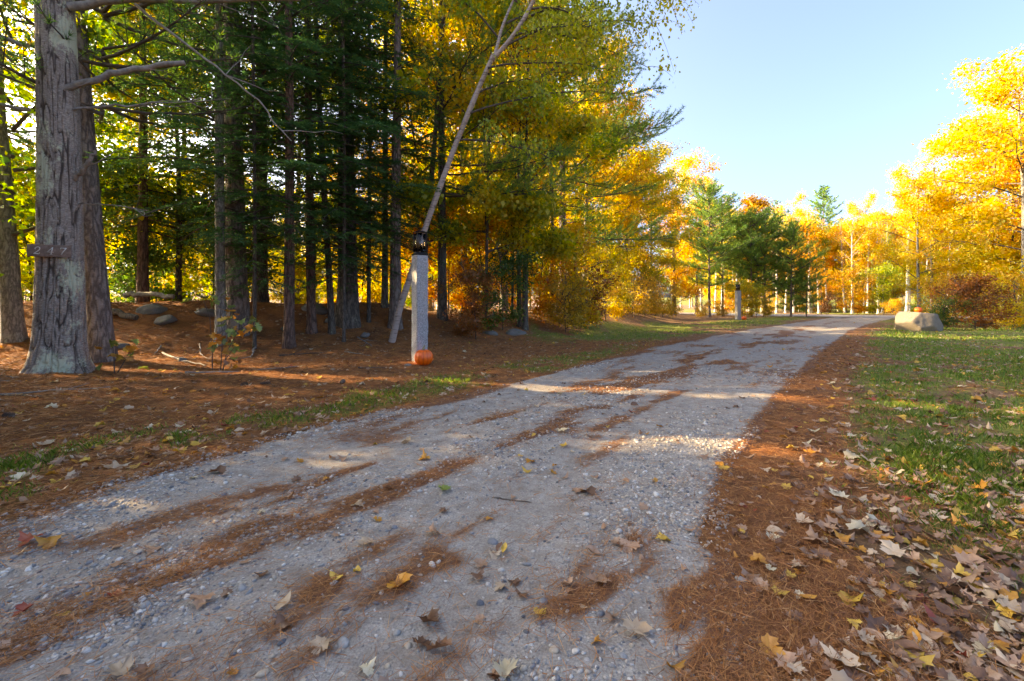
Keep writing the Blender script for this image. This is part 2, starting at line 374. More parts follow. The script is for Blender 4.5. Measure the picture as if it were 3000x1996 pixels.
# gravel drive
def gravel_material(name, tone=1.0):
    m, nt, b = mat(name)
    P = coords(nt); st = attr(nt, 'straw'); du = attr(nt, 'dust')
    n1 = noise(nt, P, 1.6, 5, .6); n2 = noise(nt, P, 140, 3, .8); n3 = noise(nt, P, 9, 6, .7)
    c = ramp(nt, [(.25, (.150, .130, .108)), (.5, (.315, .288, .25)), (.75, (.49, .455, .40))], n2)
    va = nd(nt, 'TexVoronoi'); va.inputs['Scale'].default_value = 85; nt.links.new(P, va.inputs['Vector'])
    vb = nd(nt, 'TexVoronoi'); vb.inputs['Scale'].default_value = 34; nt.links.new(P, vb.inputs['Vector'])
    pal = [(0, (.10, .105, .115)), (.25, (.25, .25, .255)), (.5, (.40, .38, .35)), (.7, (.50, .42, .32)), (.85, (.60, .57, .52)), (1, (.20, .15, .11))]
    sa = nd(nt, 'SeparateColor'); nt.links.new(va.outputs[1], sa.inputs[0]); sb = nd(nt, 'SeparateColor'); nt.links.new(vb.outputs[1], sb.inputs[0])
    ma = math_(nt, 'MULTIPLY', ramp(nt, [(.34, (1, 1, 1)), (.46, (0, 0, 0))], va.outputs[0]), ramp(nt, [(.28, (0, 0, 0)), (.5, (1, 1, 1))], sa.outputs[1]))
    mb = math_(nt, 'MULTIPLY', ramp(nt, [(.26, (1, 1, 1)), (.36, (0, 0, 0))], vb.outputs[0]), ramp(nt, [(.62, (0, 0, 0)), (.66, (1, 1, 1))], sb.outputs[1]))
    k = math_(nt, 'SUBTRACT', 1, math_(nt, 'MULTIPLY', du, .6))
    c = mix(nt, math_(nt, 'MULTIPLY', ma, k), c, ramp(nt, pal, sa.outputs[0]))
    c = mix(nt, math_(nt, 'MULTIPLY', mb, k), c, ramp(nt, pal, sb.outputs[0]))
    c = mix(nt, ramp(nt, [(.35, (0, 0, 0)), (.68, (.75, .75, .75))], n3), c, (.17, .125, .09))
    fib = noise(nt, coords(nt, (1, 2.2, 1)), 70, 4, .75, 1.5)
    straw = ramp(nt, [(.3, (.06, .026, .015)), (.55, (.19, .075, .03)), (.8, (.32, .14, .055))], fib)
    sm = ramp(nt, [(.46, (0, 0, 0)), (.66, (1, 1, 1))], math_(nt, 'ADD', math_(nt, 'MULTIPLY', st, .7), math_(nt, 'ADD', math_(nt, 'MULTIPLY', math_(nt, 'SUBTRACT', n2, .35), .5), math_(nt, 'MULTIPLY', math_(nt, 'SUBTRACT', noise(nt, P, 16, 5, .75), .38), .7))))
    c = mix(nt, math_(nt, 'MULTIPLY', sm, .9), c, straw)
    if tone != 1.0: c = mix(nt, 1.0, c, (tone, tone, tone), 'MULTIPLY')
    nt.links.new(c, b.inputs['Base Color']); b.inputs['Roughness'].default_value = .92; b.inputs['Specular IOR Level'].default_value = .25
    h = math_(nt, 'ADD', math_(nt, 'MULTIPLY', mb, 1.2), math_(nt, 'ADD', math_(nt, 'MULTIPLY', ma, .6), math_(nt, 'MULTIPLY', n2, .5)))
    bump(nt, h, b, .55, .01)
    return m
GRAVEL = gravel_material('gravel')
ry = np.concatenate([np.linspace(-28, .6, 60)[:-1], np.linspace(.6, 8, 240), np.linspace(8, 34, 160)[1:]]); ru = np.linspace(0, 1, 90)
Yr, U = np.meshgrid(ry, ru, indexing='ij')
jag = (fbm(ry * 2.2, ry * 0, seed=41, oct=4) - .5) * .35; jag2 = (fbm(ry * 2.6, ry * 0 + 7, seed=43, oct=4) - .5) * .35
Lx = (xl(ry) + jag)[:, None]; Rx = (xr(ry) + jag2)[:, None]
Xr = Lx + (Rx - Lx) * U
Zr = zg(Xr, Yr) + .012 - .024 * (sstep(.03, 0, U) + sstep(.97, 1, U))
V = np.stack([Xr, Yr, Zr], -1).reshape(-1, 3); nu = len(ru)
i = np.arange(len(ry) - 1)[:, None] * nu; j = np.arange(nu - 1)[None]
g = Geo().add(V, np.stack([i + j, i + j + 1, i + nu + j + 1, i + nu + j], -1).reshape(-1, 4))
me = g.mesh('gravel_drive', GRAVEL, True)
set_attr(me, 'straw', straw_w(Xr, Yr).ravel())
set_attr(me, 'dust', (np.exp(-((U - .24) / .1) ** 2) + np.exp(-((U - .70) / .1) ** 2)).ravel())
tag(link('gravel_drive', me), kind='structure')

# far road that the drive runs into, and the dark asphalt patch on its right
def strip(name, pts, half, m, dz, n=60, k=9):
    pts = np.array(pts, float); t = np.linspace(0, len(pts) - 1, n); c = np.stack([np.interp(t, range(len(pts)), pts[:, q]) for q in (0, 1)], 1)
    hw = np.interp(t, range(len(pts)), half)
    T = norm(np.gradient(c, axis=0)); Nn = np.stack([-T[:, 1], T[:, 0]], 1); w = np.linspace(-1, 1, k)
    P = c[:, None] + Nn[:, None] * (hw[:, None] * w)[..., None] + (fbm(t[:, None] * 3 + w * 9, w + t[:, None], seed=50)[..., None] - .5) * .5
    Zz = zg(P[..., 0], P[..., 1]) + dz
    V = np.concatenate([P, Zz[..., None]], -1).reshape(-1, 3)
    i = np.arange(n - 1)[:, None] * k; j = np.arange(k - 1)[None]
    me = Geo().add(V, np.stack([i + j, i + k + j, i + k + j + 1, i + j + 1], -1).reshape(-1, 4)).mesh(name, m, True)
    set_attr(me, 'straw', V[:, 0] * 0); set_attr(me, 'dust', V[:, 0] * 0 + .5)
    return tag(link(name, me), kind='structure')
strip('far_road', [(4, 66), (14, 50), (22, 40), (30, 33), (40, 28), (60, 22)], [2.5, 3, 4, 5.0, 4, 3.5], GRAVEL, .02)
strip('asphalt_patch', [(22.5, 27.2), (25, 26.3), (27, 26), (32, 24)], [.3, 1.0, 1.2, 1.4], simple('worn_asphalt', (.05, .05, .052), .9, (.09, .088, .085), 30, .3), .045, 24, 7)
# ------------------------------------------------------------------ trees
def wobble_path(H, seed, lean=(0, 0), amp=.12, n=14):
    r = rs(seed); z = np.linspace(-.12, H, n); t = z / H
    ph = r.uniform(0, 6.28, 4)
    x = lean[0] * np.maximum(t, 0) + amp * (np.sin(t * 4 + ph[0]) - math.sin(ph[0])) * np.maximum(t, 0)
    y = lean[1] * np.maximum(t, 0) + amp * (np.sin(t * 5 + ph[1]) - math.sin(ph[1])) * np.maximum(t, 0)
    return np.stack([x, y, z], 1)
def trunk_geo(path, r0, r1=.03, n=10, flare=.35, seed=0, rough=.05):
    m = max(len(path), 3); t = np.linspace(0, 1, m)
    h = path[:, 2] - path[0, 2]
    r = r0 + (r1 - r0) * t ** .9; r = r * (1 + flare * np.exp(-h / (r0 * 2.2)))
    V, F = tube(path, r, n)
    Vr = V.reshape(m, n, 3); d = Vr - path[:, None]
    k = 1 + rough * (vnoise(Vr[..., 0] * 7, Vr[..., 1] * 7, Vr[..., 2] * 1.5, seed) - .5) * 2
    # buttress roots widen the foot unevenly
    th = np.arange(n) * 2 * math.pi / n
    k = k + .35 * flare * np.exp(-h / (r0 * 1.6))[:, None] * np.cos(th * 5 + seed)[None]
    V = (path[:, None] + d * k[..., None]).reshape(-1, 3)
    return Geo().add(V, F)
def resample(path, n):
    s = np.concatenate([[0], np.cumsum(np.linalg.norm(np.diff(path, axis=0), axis=1))]); q = np.linspace(0, s[-1], n)
    return np.stack([np.interp(q, s, path[:, k]) for k in range(3)], 1)
def at_h(path, h):
    return np.array([np.interp(h, path[:, 2], path[:, k]) for k in range(3)])

def leaf_burst(g, r, P, nl, spread, ls, tint=None, flat=.55):
    n = len(P) if nl is None else nl
    C = P[r.integers(0, len(P), n)] + r.normal(size=(n, 3)) * np.array([spread, spread, spread * .7])
    D = rand_dirs(r, n) + np.array([0, 0, -.35]); N = rand_dirs(r, n) * (1 - flat) + np.array([0, 0, 1.]) * flat
    a = r.beta(2, 2, n) if tint is None else tint(C, r)
    L = ls * np.exp(r.normal(size=n) * .32)
    leafcards(g, C, D, N, L, L * r.uniform(.6, .85, n), a)

def decid(seed, H, cb, Rad, nprim=14, nleaf=9000, ls=.1, up=(15, 55), spread=.2, sec=7, path=None, top=True, wiggle=.25, r0=.1, twigs=True):
    """limbs and leaves of a broad-leaved tree"""
    r = rs(seed); lg, cg = Geo(), Geo(); pts = []
    path = wobble_path(H, seed) if path is None else path
    for i in range(nprim):
        t = (i + r.uniform(0, .9)) / nprim; h = cb + (H * .96 - cb) * t
        p0 = at_h(path, h); az = i * 2.4 + r.uniform(-.5, .5)
        L = Rad * (.35 + .75 * math.sin(math.pi * (.12 + .78 * (1 - t)) )) * r.uniform(.75, 1.15)
        el = R(r.uniform(*up) * (.6 + .7 * t))
        d = np.array([math.cos(az) * math.cos(el), math.sin(az) * math.cos(el), math.sin(el)])
        q = np.linspace(0, 1, 7)[:, None]
        bend = np.array([0, 0, -1.]) * .12 * L + r.normal(size=3) * wiggle * L * .3
        P = p0 + d * L * q + bend * q ** 2 + r.normal(size=(7, 3)) * .02 * L * q
        add_tube(lg, P, np.linspace(max(r0 * .38 * (1 - .5 * t), .014), .006, 7), 5)
        for k in range(sec):
            s = r.uniform(.25, 1.0); b0 = p0 + d * L * s + bend * s * s
            d2 = norm(d * .8 + rand_dirs(r, 1)[0] * np.array([1, 1, .6])); L2 = L * (.42 - .22 * s) * r.uniform(.7, 1.3) + .15
            q2 = np.linspace(0, 1, 4)[:, None]; P2 = b0 + d2 * L2 * q2 + np.array([0, 0, -.1]) * L2 * q2 ** 2
            if twigs: add_tube(lg, P2, np.linspace(.011, .004, 4), 3)
            pts.append(b0 + d2 * L2 * np.linspace(.15, 1.05, 10)[:, None])
        pts.append(P[4:])
    if top: pts.append(path[-4:])
    P = np.concatenate(pts)
    # patchy cover: whole sprays are denser or thinner
    w = vnoise(P[:, 0] * 1.1, P[:, 1] * 1.1, P[:, 2] * 1.1, seed + 5); P = P[r.uniform(size=len(P)) < np.clip((w - .30) * 3.6, .04, 1)]
    hue = lambda C, rr: np.clip(.55 * vnoise(C[:, 0] * .8, C[:, 1] * .8, C[:, 2] * .8, seed + 9) + .6 * rr.beta(1.3, 1.3, len(C)) - .08, 0, 1)
    leaf_burst(cg, r, P, nleaf, spread, ls, hue)
    return path, lg, cg

def hemlock(seed, H, cb, Rad, step=.14, ls=.095, dens=1.45, path=None):
    r = rs(seed); lg, cg = Geo(), Geo(); path = wobble_path(H, seed, amp=.05) if path is None else path
    h = cb; i = 0; C = []; D = []; N = []
    while h < H * .985:
        t = (h - cb) / (H - cb); L = Rad * (1 - t) ** .75 * r.uniform(.65, 1.1) * (1.0 if t > .08 else .75); az = i * 2.4 + r.uniform(-.6, .6)
        d = np.array([math.cos(az), math.sin(az), 0]); p0 = at_h(path, h); el = R(18 - 26 * (1 - t) + r.uniform(-8, 8))
        q = np.linspace(0, 1, 7)[:, None]
        P = p0 + d * L * q * math.cos(el) + np.array([0, 0, 1.]) * (L * q * math.sin(el) - .22 * L * q ** 2.2)
        add_tube(lg, P, np.linspace(.022, .004, 7), 4)
        side = np.array([-d[1], d[0], 0]); nt_ = max(int(L / .10 * dens), 3)
        for k in range(nt_):
            s = r.uniform(.12, 1); b0 = np.array([np.interp(s, q[:, 0], P[:, c]) for c in range(3)])
            sg = 1 if k % 2 else -1; L2 = (.12 + .38 * L * (1 - s) ** .8) * r.uniform(.6, 1.15)
            d2 = norm(d * .75 + side * sg * .8 + np.array([0, 0, r.uniform(-.35, .05)]))
            m = max(int(L2 / .05), 2); tt = np.linspace(.05, 1, m)
            c = b0 + d2 * L2 * tt[:, None] + np.array([0, 0, -.16]) * L2 * (tt ** 2)[:, None]
            for w in (1, -1):
                dd = norm(d2 + np.cross(d2, [0, 0, 1.]) * w * .9 + r.normal(size=(m, 3)) * .28)
                C.append(c + dd * ls * .4); D.append(dd); N.append(np.array([0, 0, 1.]) + r.normal(size=(m, 3)) * .35)
        h += step * r.uniform(.6, 1.4); i += 1
    C, D, N = map(np.concatenate, (C, D, N)); n = len(C)
    a = np.clip(.6 * vnoise(C[:, 0] * 1.5, C[:, 1] * 1.5, C[:, 2] * 1.5, seed) + .4 * r.uniform(size=n), 0, 1)
    leafcards(cg, C, D, N, ls * r.uniform(.7, 1.2, n), ls * .34, a, .1)
    return path, lg, cg

def pine_bough(lg, r, p0, p1, out, sag=.10, gap=.17, r0=.03, bare=.22, tuft=.105):
    """main limb, side branchlets, and tuft positions collected in out"""
    p0, p1 = np.array(p0, float), np.array(p1, float); L = np.linalg.norm(p1 - p0); q = np.linspace(0, 1, 8)[:, None]
    P = p0 + (p1 - p0) * q + np.array([0, 0, -1.]) * sag * L * 4 * q * (1 - q) * (1 - .3 * q) + r.normal(size=(8, 3)) * .012 * L * q
    add_tube(lg, P, np.linspace(r0, .006, 8), 5)
    d = norm((p1 - p0)[None])[0]; side = norm(np.cross(d, [0, 0, 1.])[None])[0]
    s = bare; k = 0
    while s < 1.0:
        b0 = np.array([np.interp(s, q[:, 0], P[:, c]) for c in range(3)]); sg = 1 if k % 2 else -1
        L2 = (.10 * L + .30 * L * (1 - s)) * r.uniform(.3, 1.35); L2 = min(L2, 1.3)
        d2 = norm((d * r.uniform(.35, 1.0) + side * sg * r.uniform(.15, 1.1) + np.array([0, 0, r.uniform(-.25, .65)]))[None])[0]
        q2 = np.linspace(0, 1, 4)[:, None]; P2 = b0 + d2 * L2 * q2 + np.array([0, 0, .12]) * L2 * q2 ** 2
        add_tube(lg, P2, np.linspace(.009, .004, 4), 3)
        m = max(int(L2 / tuft), 2); tt = np.linspace(.38, 1.0, m)[:, None]
        out.append((b0 + d2 * L2 * tt + np.array([0, 0, .12]) * L2 * tt ** 2, np.repeat(d2[None], m, 0)))
        s += gap / L * r.uniform(.6, 1.4); k += 1
    out.append((P[-2:], np.repeat(d[None], 2, 0)))
def pine_tufts(cg, r, out, nn=10, nl=.11, w=.0075, seed=0):
    C = np.concatenate([c for c, _ in out]); D = np.concatenate([d for _, d in out]); n = len(C)
    a0 = np.clip(.55 * vnoise(C[:, 0] * 1.3, C[:, 1] * 1.3, C[:, 2] * 1.3, seed) + .45 * r.uniform(size=n), 0, .97)
    C = np.repeat(C, nn, 0); D = np.repeat(D, nn, 0); a = np.repeat(a0, nn)
    a = np.where(r.uniform(size=len(a)) < .03, 1, a)
    dd = norm(D * .75 + rand_dirs(r, len(C)) * .95 + np.array([0, 0, .2])); S = norm(np.cross(dd, rand_dirs(r, len(C))))
    L = (nl * r.uniform(.7, 1.2, len(C)))[:, None]
    V = np.stack([C - S * w * .5, C + S * w * .5, C + dd * L], 1).reshape(-1, 3)
    cg.add(V, np.arange(len(V)).reshape(-1, 3), a)
def white_pine(seed, H, cb, Rad, whorl=.55, per=5, nn=10, gap=.17, up=.18, nl=.11, w=.0075, prof=.8, path=None, lv=(.6, 1.12)):
    r = rs(seed); lg, cg = Geo(), Geo(); out = []; path = wobble_path(H, seed, amp=.05) if path is None else path
    h = cb; i = 0
    while h < H * .98:
        t = (h - cb) / (H - cb)
        for k in range(per):
            az = i * .9 + k * 6.283 / per + r.uniform(-.5, .5); L = ((Rad * (1 - t) ** prof if prof > 0 else Rad * math.sin(math.pi * (.22 + .70 * t)) ** .9) + .25) * r.uniform(*lv)
            if t < .12: L *= .75
            hh = min(h + r.uniform(-.22, .22), H * .98); p0 = at_h(path, hh)
            e = up + .55 * t + r.uniform(-.08, .12)
            pine_bough(lg, r, p0, p0 + np.array([math.cos(az) * L, math.sin(az) * L, L * e]), out, .06, gap, .012 + .009 * L)
        h += whorl * r.uniform(.8, 1.2) * (1 - .35 * t); i += 1
    pine_bough(lg, r, path[-3], path[-1] + np.array([0, 0, .15]), out, 0, .1, .02)
    pine_tufts(cg, r, out, nn, nl, w, seed)
    return path, lg, cg

class Proto:
    def __init__(s, name, made, trunk=None, bark=BARK_DARK, twig=TWIG, leaf='yellow', r0=.1, n=10):
        s.path, lg, cg = made
        s.trunk = trunk_geo(resample(s.path, 26), r0, .015, n, seed=len(name)).mesh(name + '_trunk', bark, True) if trunk is None else trunk
        s.limbs = lg.mesh(name + '_limbs', twig, True); s.crown = cg.mesh(name + '_crown', LEAF[leaf])
def plant_tree(name, label, p, xy, cat='tree', group=None, rz=0, sc=1, leaf=None, trunk=None, tilt=(0, 0), sz=None):
    e = empty(name, (xy[0], xy[1], zg1(*xy)), label, cat, group)
    e.rotation_euler = (tilt[0], tilt[1], rz); e.scale = (sc, sc, sz or sc)
    if trunk is not False: link('trunk', trunk or p.trunk, e)
    tag(link('branches', p.limbs, e), kind='stuff')
    c = tag(link('crown', p.crown, e), kind='stuff')
    if leaf: c.material_slots[0].link = 'OBJECT'; c.material_slots[0].material = LEAF[leaf]
    return e
ORD = 'first second third fourth fifth sixth seventh eighth ninth tenth eleventh twelfth thirteenth fourteenth fifteenth sixteenth seventeenth eighteenth nineteenth twentieth'.split()
ORD += ['twenty-' + o for o in ORD[:9]] + ['thirtieth'] + ['thirty-' + o for o in ORD[:9]] + ['fortieth'] + ['forty-' + o for o in ORD[:9]]
def px(x, y): return x / y

# prototypes
PR = {}
PR['hem'] = Proto('hemlock', hemlock(11, 13.5, 1.9, 2.5), bark=BARK_RED, leaf='hemlock', r0=.13)
PR['hem2'] = Proto('hemlock_wide', hemlock(12, 15, 2.4, 2.9, .16), bark=BARK_DARK, leaf='hemlock', r0=.16)
PR['pine'] = Proto('tall_pine', white_pine(21, 16, 4.0, 2.9, nn=13, w=.011, gap=.14), bark=BARK_PINE, leaf='pine', r0=.2)
PR['young'] = Proto('young_pine', white_pine(23, 8.2, 2.2, 2.0, .42, 5, 15, .12, nl=.15, w=.022, prof=-1, lv=(.35, 1.2)), bark=BARK_PINE, leaf='pine_light', r0=.1)
PR['young2'] = Proto('young_pine_low', white_pine(24, 6.4, .7, 1.9, .40, 5, 15, .12, nl=.15, w=.022, prof=-1, lv=(.35, 1.2)), bark=BARK_PINE, leaf='pine_light', r0=.08)
PR['far_pine'] = Proto('far_pine', white_pine(25, 15, 7, 3.2, .7, 6, 10, .2, nl=.22, w=.05), bark=BARK_PINE, leaf='pine', r0=.2)
PR['mapleA'] = Proto('maple', decid(31, 11, 2.0, 3.0, 26, 22000, .095, spread=.22), bark=BARK_GREY, leaf='yellow', r0=.13)
PR['mapleB'] = Proto('maple_slim', decid(32, 9.5, 1.8, 2.2, 22, 13000, .09, spread=.2), bark=BARK_DARK, leaf='green_yellow', r0=.09)
PR['mapleC'] = Proto('maple_broad', decid(33, 10.5, 1.4, 3.2, 32, 26000, .10, (5, 45), spread=.24), bark=BARK_GREY, leaf='orange', r0=.14)
PR['slimA'] = Proto('slim_tree', decid(34, 11.5, 4.0, 1.5, 16, 5200, .15, (45, 70), .28, 5, r0=.1), bark=BARK_PALE, twig=TWIG_PALE, leaf='yellow', r0=.13)
PR['slimB'] = Proto('slim_tree_bare', decid(35, 12.5, 4.5, 1.9, 16, 1500, .12, (50, 74), .3, 7, r0=.13), bark=BARK_PALE, twig=TWIG_PALE, leaf='yellow', r0=.15)
PR['slimC'] = Proto('slim_tree_leafy', decid(36, 10.5, 1.6, 1.9, 24, 9500, .16, (30, 60), .3, 5, r0=.1), bark=BARK_PALE, twig=TWIG_PALE, leaf='yellow', r0=.1)
PR['under'] = Proto('understory', decid(37, 3.4, .25, 1.5, 18, 6000, .085, (10, 50), .2, 5, r0=.03), bark=BARK_DARK, leaf='green', r0=.025, n=6)
PR['shrub'] = Proto('shrub', decid(38, 1.7, .1, 1.0, 16, 3600, .07, (25, 70), .14, 5, r0=.02), bark=TWIG, leaf='brush', r0=.015, n=5)
PR['bush'] = Proto('broad_bush', decid(39, 1.7, .05, 1.5, 24, 5200, .085, (15, 65), .17, 5, r0=.02), bark=TWIG, leaf='russet', r0=.018, n=5)

# big pine with the house number
def near_pine():
    base = np.array([-6.5, 6.5, zg1(-6.5, 6.5)])
    e = empty('white_pine', base, 'massive furrowed pine trunk with lichen patches that carries the house number', 'tree', 'pines at the wood edge')
    nz, nt_ = 380, 190
    z = np.concatenate([np.linspace(-.15, 5.6, nz - 24), np.linspace(5.6, 17, 25)[1:]])
    th = np.arange(nt_) * 2 * math.pi / nt_
    rad = np.interp(z, [-.2, 0, .15, .4, .9, 2, 5.5, 17], [.44, .39, .33, .285, .262, .240, .205, .05])
    TH, ZZ = np.meshgrid(th, z); Rr = np.repeat(rad[:, None], nt_, 1)
    Rr = Rr * (1 + .13 * np.exp(-np.maximum(ZZ, 0) / .28) * np.cos(TH * 4 + 1.0) + .03 * np.sin(TH * 3 + ZZ))
    wv = fbm(np.cos(TH) * 2, np.sin(TH) * 2, ZZ * 2.2, 8, 3)
    kk = 7.5; q1 = vnoise(np.cos(TH) * kk + wv, np.sin(TH) * kk, ZZ * 2.9 + 1.2 * wv, 41); q2 = vnoise(np.cos(TH) * kk * 1.5, np.sin(TH) * kk * 1.5 + wv, ZZ * 4.0, 42)
    c = np.minimum(np.abs(q1 - .5) * 3.0, np.abs(q2 - .5) * 3.4 + .10)
    crack = np.abs(vnoise(np.cos(TH) * 7, np.sin(TH) * 7, ZZ * 14, 43) - .5); c = np.minimum(c, crack * 2.2 + .18)
    fur = sstep(.0, .32, c); fine = fbm(np.cos(TH) * 9, np.sin(TH) * 9, ZZ * 16, 15, 4)
    amp = np.interp(ZZ, [0, 1.5, 4, 6], [.036, .030, .020, .012])
    Rr = Rr + amp * (fur - .7) + .010 * (fine - .5)
    cx = .05 * np.sin(z * .5) - .012 * z; cyy = .04 * np.sin(z * .4 + 1)
    V = np.stack([cx[:, None] + Rr * np.cos(TH), cyy[:, None] + Rr * np.sin(TH), ZZ], -1).reshape(-1, 3)
    i = np.arange(nz - 0 - 0)[:-1, None] * nt_; j = np.arange(nt_)[None]; k = (j + 1) % nt_
    me = Geo().add(V, np.stack([i + j, i + k, i + nt_ + k, i + nt_ + j], -1).reshape(-1, 4)).mesh('pine_trunk', near_bark(), True)
    set_attr(me, 'furrow', fur.ravel())
    link('trunk', me, e)
    r = rs(5)
    def limb(name, pts, r0, r1, twigs=0, n=8):
        P = resample(np.array(pts, float), 16); P = P + r.normal(size=P.shape) * .012
        g = Geo(); add_tube(g, P - base, np.linspace(r0, r1, 16), n)
        for q in range(twigs):
            s = r.integers(4, 15); d = norm((P[-1] - P[0]) * .5 / np.linalg.norm(P[-1] - P[0]) + rand_dirs(r, 1)[0] * .8)
            L = r.uniform(.3, 1.0); qq = np.linspace(0, 1, 5)[:, None]
            add_tube(g, P[s] - base + d * L * qq + r.normal(size=(5, 3)) * .03 * qq, np.linspace(.009, .003, 5), 4)
        link(name, g.mesh(name, DEADWOOD, True), e)
    limb('dead_limb', [(-6.3, 6.5, 5.2), (-5.6, 6.6, 5.42), (-4.6, 6.8, 5.5), (-3.3, 7.1, 5.75)], .062, .028, 6)
    limb('dead_limb', [(-6.35, 6.45, 4.02), (-5.9, 6.5, 4.18), (-5.5, 6.6, 4.38), (-4.85, 6.7, 4.52)], .05, .036, 2)
    limb('dead_limb', [(-6.3, 6.5, 3.75), (-5.6, 6.8, 3.95), (-4.9, 7.2, 4.2)], .02, .006, 4)
    limb('dead_limb', [(-6.25, 6.5, 2.75), (-6.0, 6.4, 2.92), (-5.85, 6.4, 3.12)], .035, .02, 1)
    limb('dead_limb', [(-6.8, 6.4, 4.6), (-7.4, 6.3, 4.75), (-8.2, 6.2, 5.2)], .03, .012, 5)
    limb('dead_limb', [(-6.8, 6.4, 3.7), (-7.5, 6.3, 3.8), (-8.3, 6.3, 4.3)], .028, .01, 5)
    limb('dead_limb', [(-5.6, 6.75, 5.4), (-4.6, 7.0, 4.65), (-3.9, 7.1, 4.1), (-3.5, 7.2, 3.55)], .022, .008, 3)
    limb('dead_limb', [(-6.2, 6.5, 2.4), (-5.7, 6.4, 2.38), (-5.2, 6.5, 2.3)], .010, .004, 2)
    # living boughs high above
    lg, cg, out = Geo(), Geo(), []
    for k in range(34):
        h = r.uniform(6.2, 16); az = k * 2.4; L = r.uniform(1.6, 3.6) * (1.15 - h / 22)
        pine_bough(lg, r, (0, 0, h), (math.cos(az) * L, math.sin(az) * L, h + .2 * L), out, .06, .19)
    pine_tufts(cg, r, out, 9, seed=4)
    tag(link('branches', lg.mesh('near_pine_limbs', TWIG, True), e), kind='stuff'); tag(link('crown', cg.mesh('near_pine_crown', LEAF['pine']), e), kind='stuff')
    return e
def near_bark():
    m, nt, b = mat('near_pine_bark')
    fu = attr(nt, 'furrow'); n1 = noise(nt, coords(nt, (1, 1, 3)), 26, 6, .7); n2 = noise(nt, coords(nt), 4, 5, .6); n3 = noise(nt, coords(nt, (1, 1, 2.5)), 60, 4, .75)
    plate = ramp(nt, [(.28, (.15, .108, .08)), (.5, (.29, .23, .18)), (.72, (.50, .425, .355))], n1)
    plate = mix(nt, ramp(nt, [(.4, (0, 0, 0)), (.7, (.5, .5, .5))], n2), plate, (.18, .135, .11))
    c = mix(nt, ramp(nt, [(.1, (0, 0, 0)), (.75, (1, 1, 1))], fu), (.075, .054, .042), plate)
    nl = noise(nt, coords(nt, (1, 1, .7)), 2.6, 3, .6); nf = noise(nt, coords(nt), 30, 4, .75)
    k = ramp(nt, [(.545, (0, 0, 0)), (.61, (1, 1, 1))], math_(nt, 'ADD', nl, math_(nt, 'MULTIPLY', math_(nt, 'SUBTRACT', nf, .5), .34)))
    c = mix(nt, math_(nt, 'MULTIPLY', k, .85), c, (.50, .50, .34))
    nt.links.new(c, b.inputs['Base Color']); b.inputs['Roughness'].default_value = .92; b.inputs['Specular IOR Level'].default_value = .2
    bump(nt, math_(nt, 'ADD', n1, n3), b, .6, .012)
    return m
near_pine()

def own_trunk(name, path, r0, bark, r1=.04, n=20, m=60, flare=.35, seed=1):
    return trunk_geo(resample(np.array(path, float), m), r0, r1, n, flare, seed, .07).mesh(name, bark, True)
def straight(H, lean=(0, 0), seed=1, amp=.05): return wobble_path(H, seed, lean, amp)

# the shaded stand of conifers: (label, x, y, radius, bark, prototype, scale, lean)
STAND = [
 ('hemlock_tree', 'dark furrowed trunk leaning close behind the numbered pine', -6.62, 7.35, .17, BARK_PINE, 'pine', 1.0, (-1.5, .2)),
 ('lichen_tree', 'slim grey-green lichen-covered trunk beside the thick brown pine', -5.63, 8.8, .095, BARK_GREY, 'hem', 1.0, (-.15, 0)),
 ('white_pine', 'thick brown pine trunk behind the oak sapling', -5.72, 9.5, .215, BARK_PINE, 'pine', 1.05, (-.35, 0)),
 ('white_pine', 'dark pine trunk half hidden behind the thick brown one', -6.2, 11.2, .17, BARK_DARK, 'pine', 1.0, (0, .3)),
 ('hemlock_tree', 'reddish-brown hemlock with a knotty trunk and low dark sprays', -4.41, 9.0, .105, BARK_RED, 'hem2', .88, (.05, 0)),
 ('hemlock_tree', 'straight dark hemlock just behind the reddish one', -4.36, 9.9, .10, BARK_RED, 'hem', 1.05, (-.2, 0)),
 ('hemlock_tree', 'thin hemlock trunk leaning toward the dark pair of pines', -3.95, 10.0, .075, BARK_DARK, 'hem', .8, (-.55, 0)),
 ('white_pine', 'thickest dark trunk in the middle of the conifer stand', -3.82, 10.6, .235, BARK_DARK, 'hem2', 1.08, (-.1, 0)),
 ('hemlock_tree', 'very thin dark pole between the thick trunk and the leaning birch', -3.43, 10.9, .05, BARK_DARK, 'hem', .7, (0, 0)),
 ('hemlock_tree', 'slender dark trunk behind the birch foot', -3.3, 11.8, .085, BARK_DARK, 'hem', .9, (.1, 0)),
 ('white_pine', 'grey-brown pine trunk rising just left of the lantern', -2.82, 11.0, .15, BARK_PINE, 'hem2', .85, (.0, 0)),
 ('hemlock_tree', 'dark leaning trunk seen behind the leaning birch', -2.5, 12.2, .09, BARK_DARK, 'mapleB', 1.0, (.9, 0)),
]
for n_, lab, x, y, r0, bk, pr, s_, lean in STAND:
    H = PR[pr].path[-1, 2] * s_
    tm = own_trunk(n_ + '_trunk', straight(H, lean, int(abs(x * 10))) / np.array([s_, s_, s_]), r0 / s_, bk, seed=int(abs(x * 7)))
    plant_tree(n_, lab, PR[pr], (x, y), group='trees of the shaded stand', rz=0, sc=s_, trunk=tm).rotation_euler[2] = 0
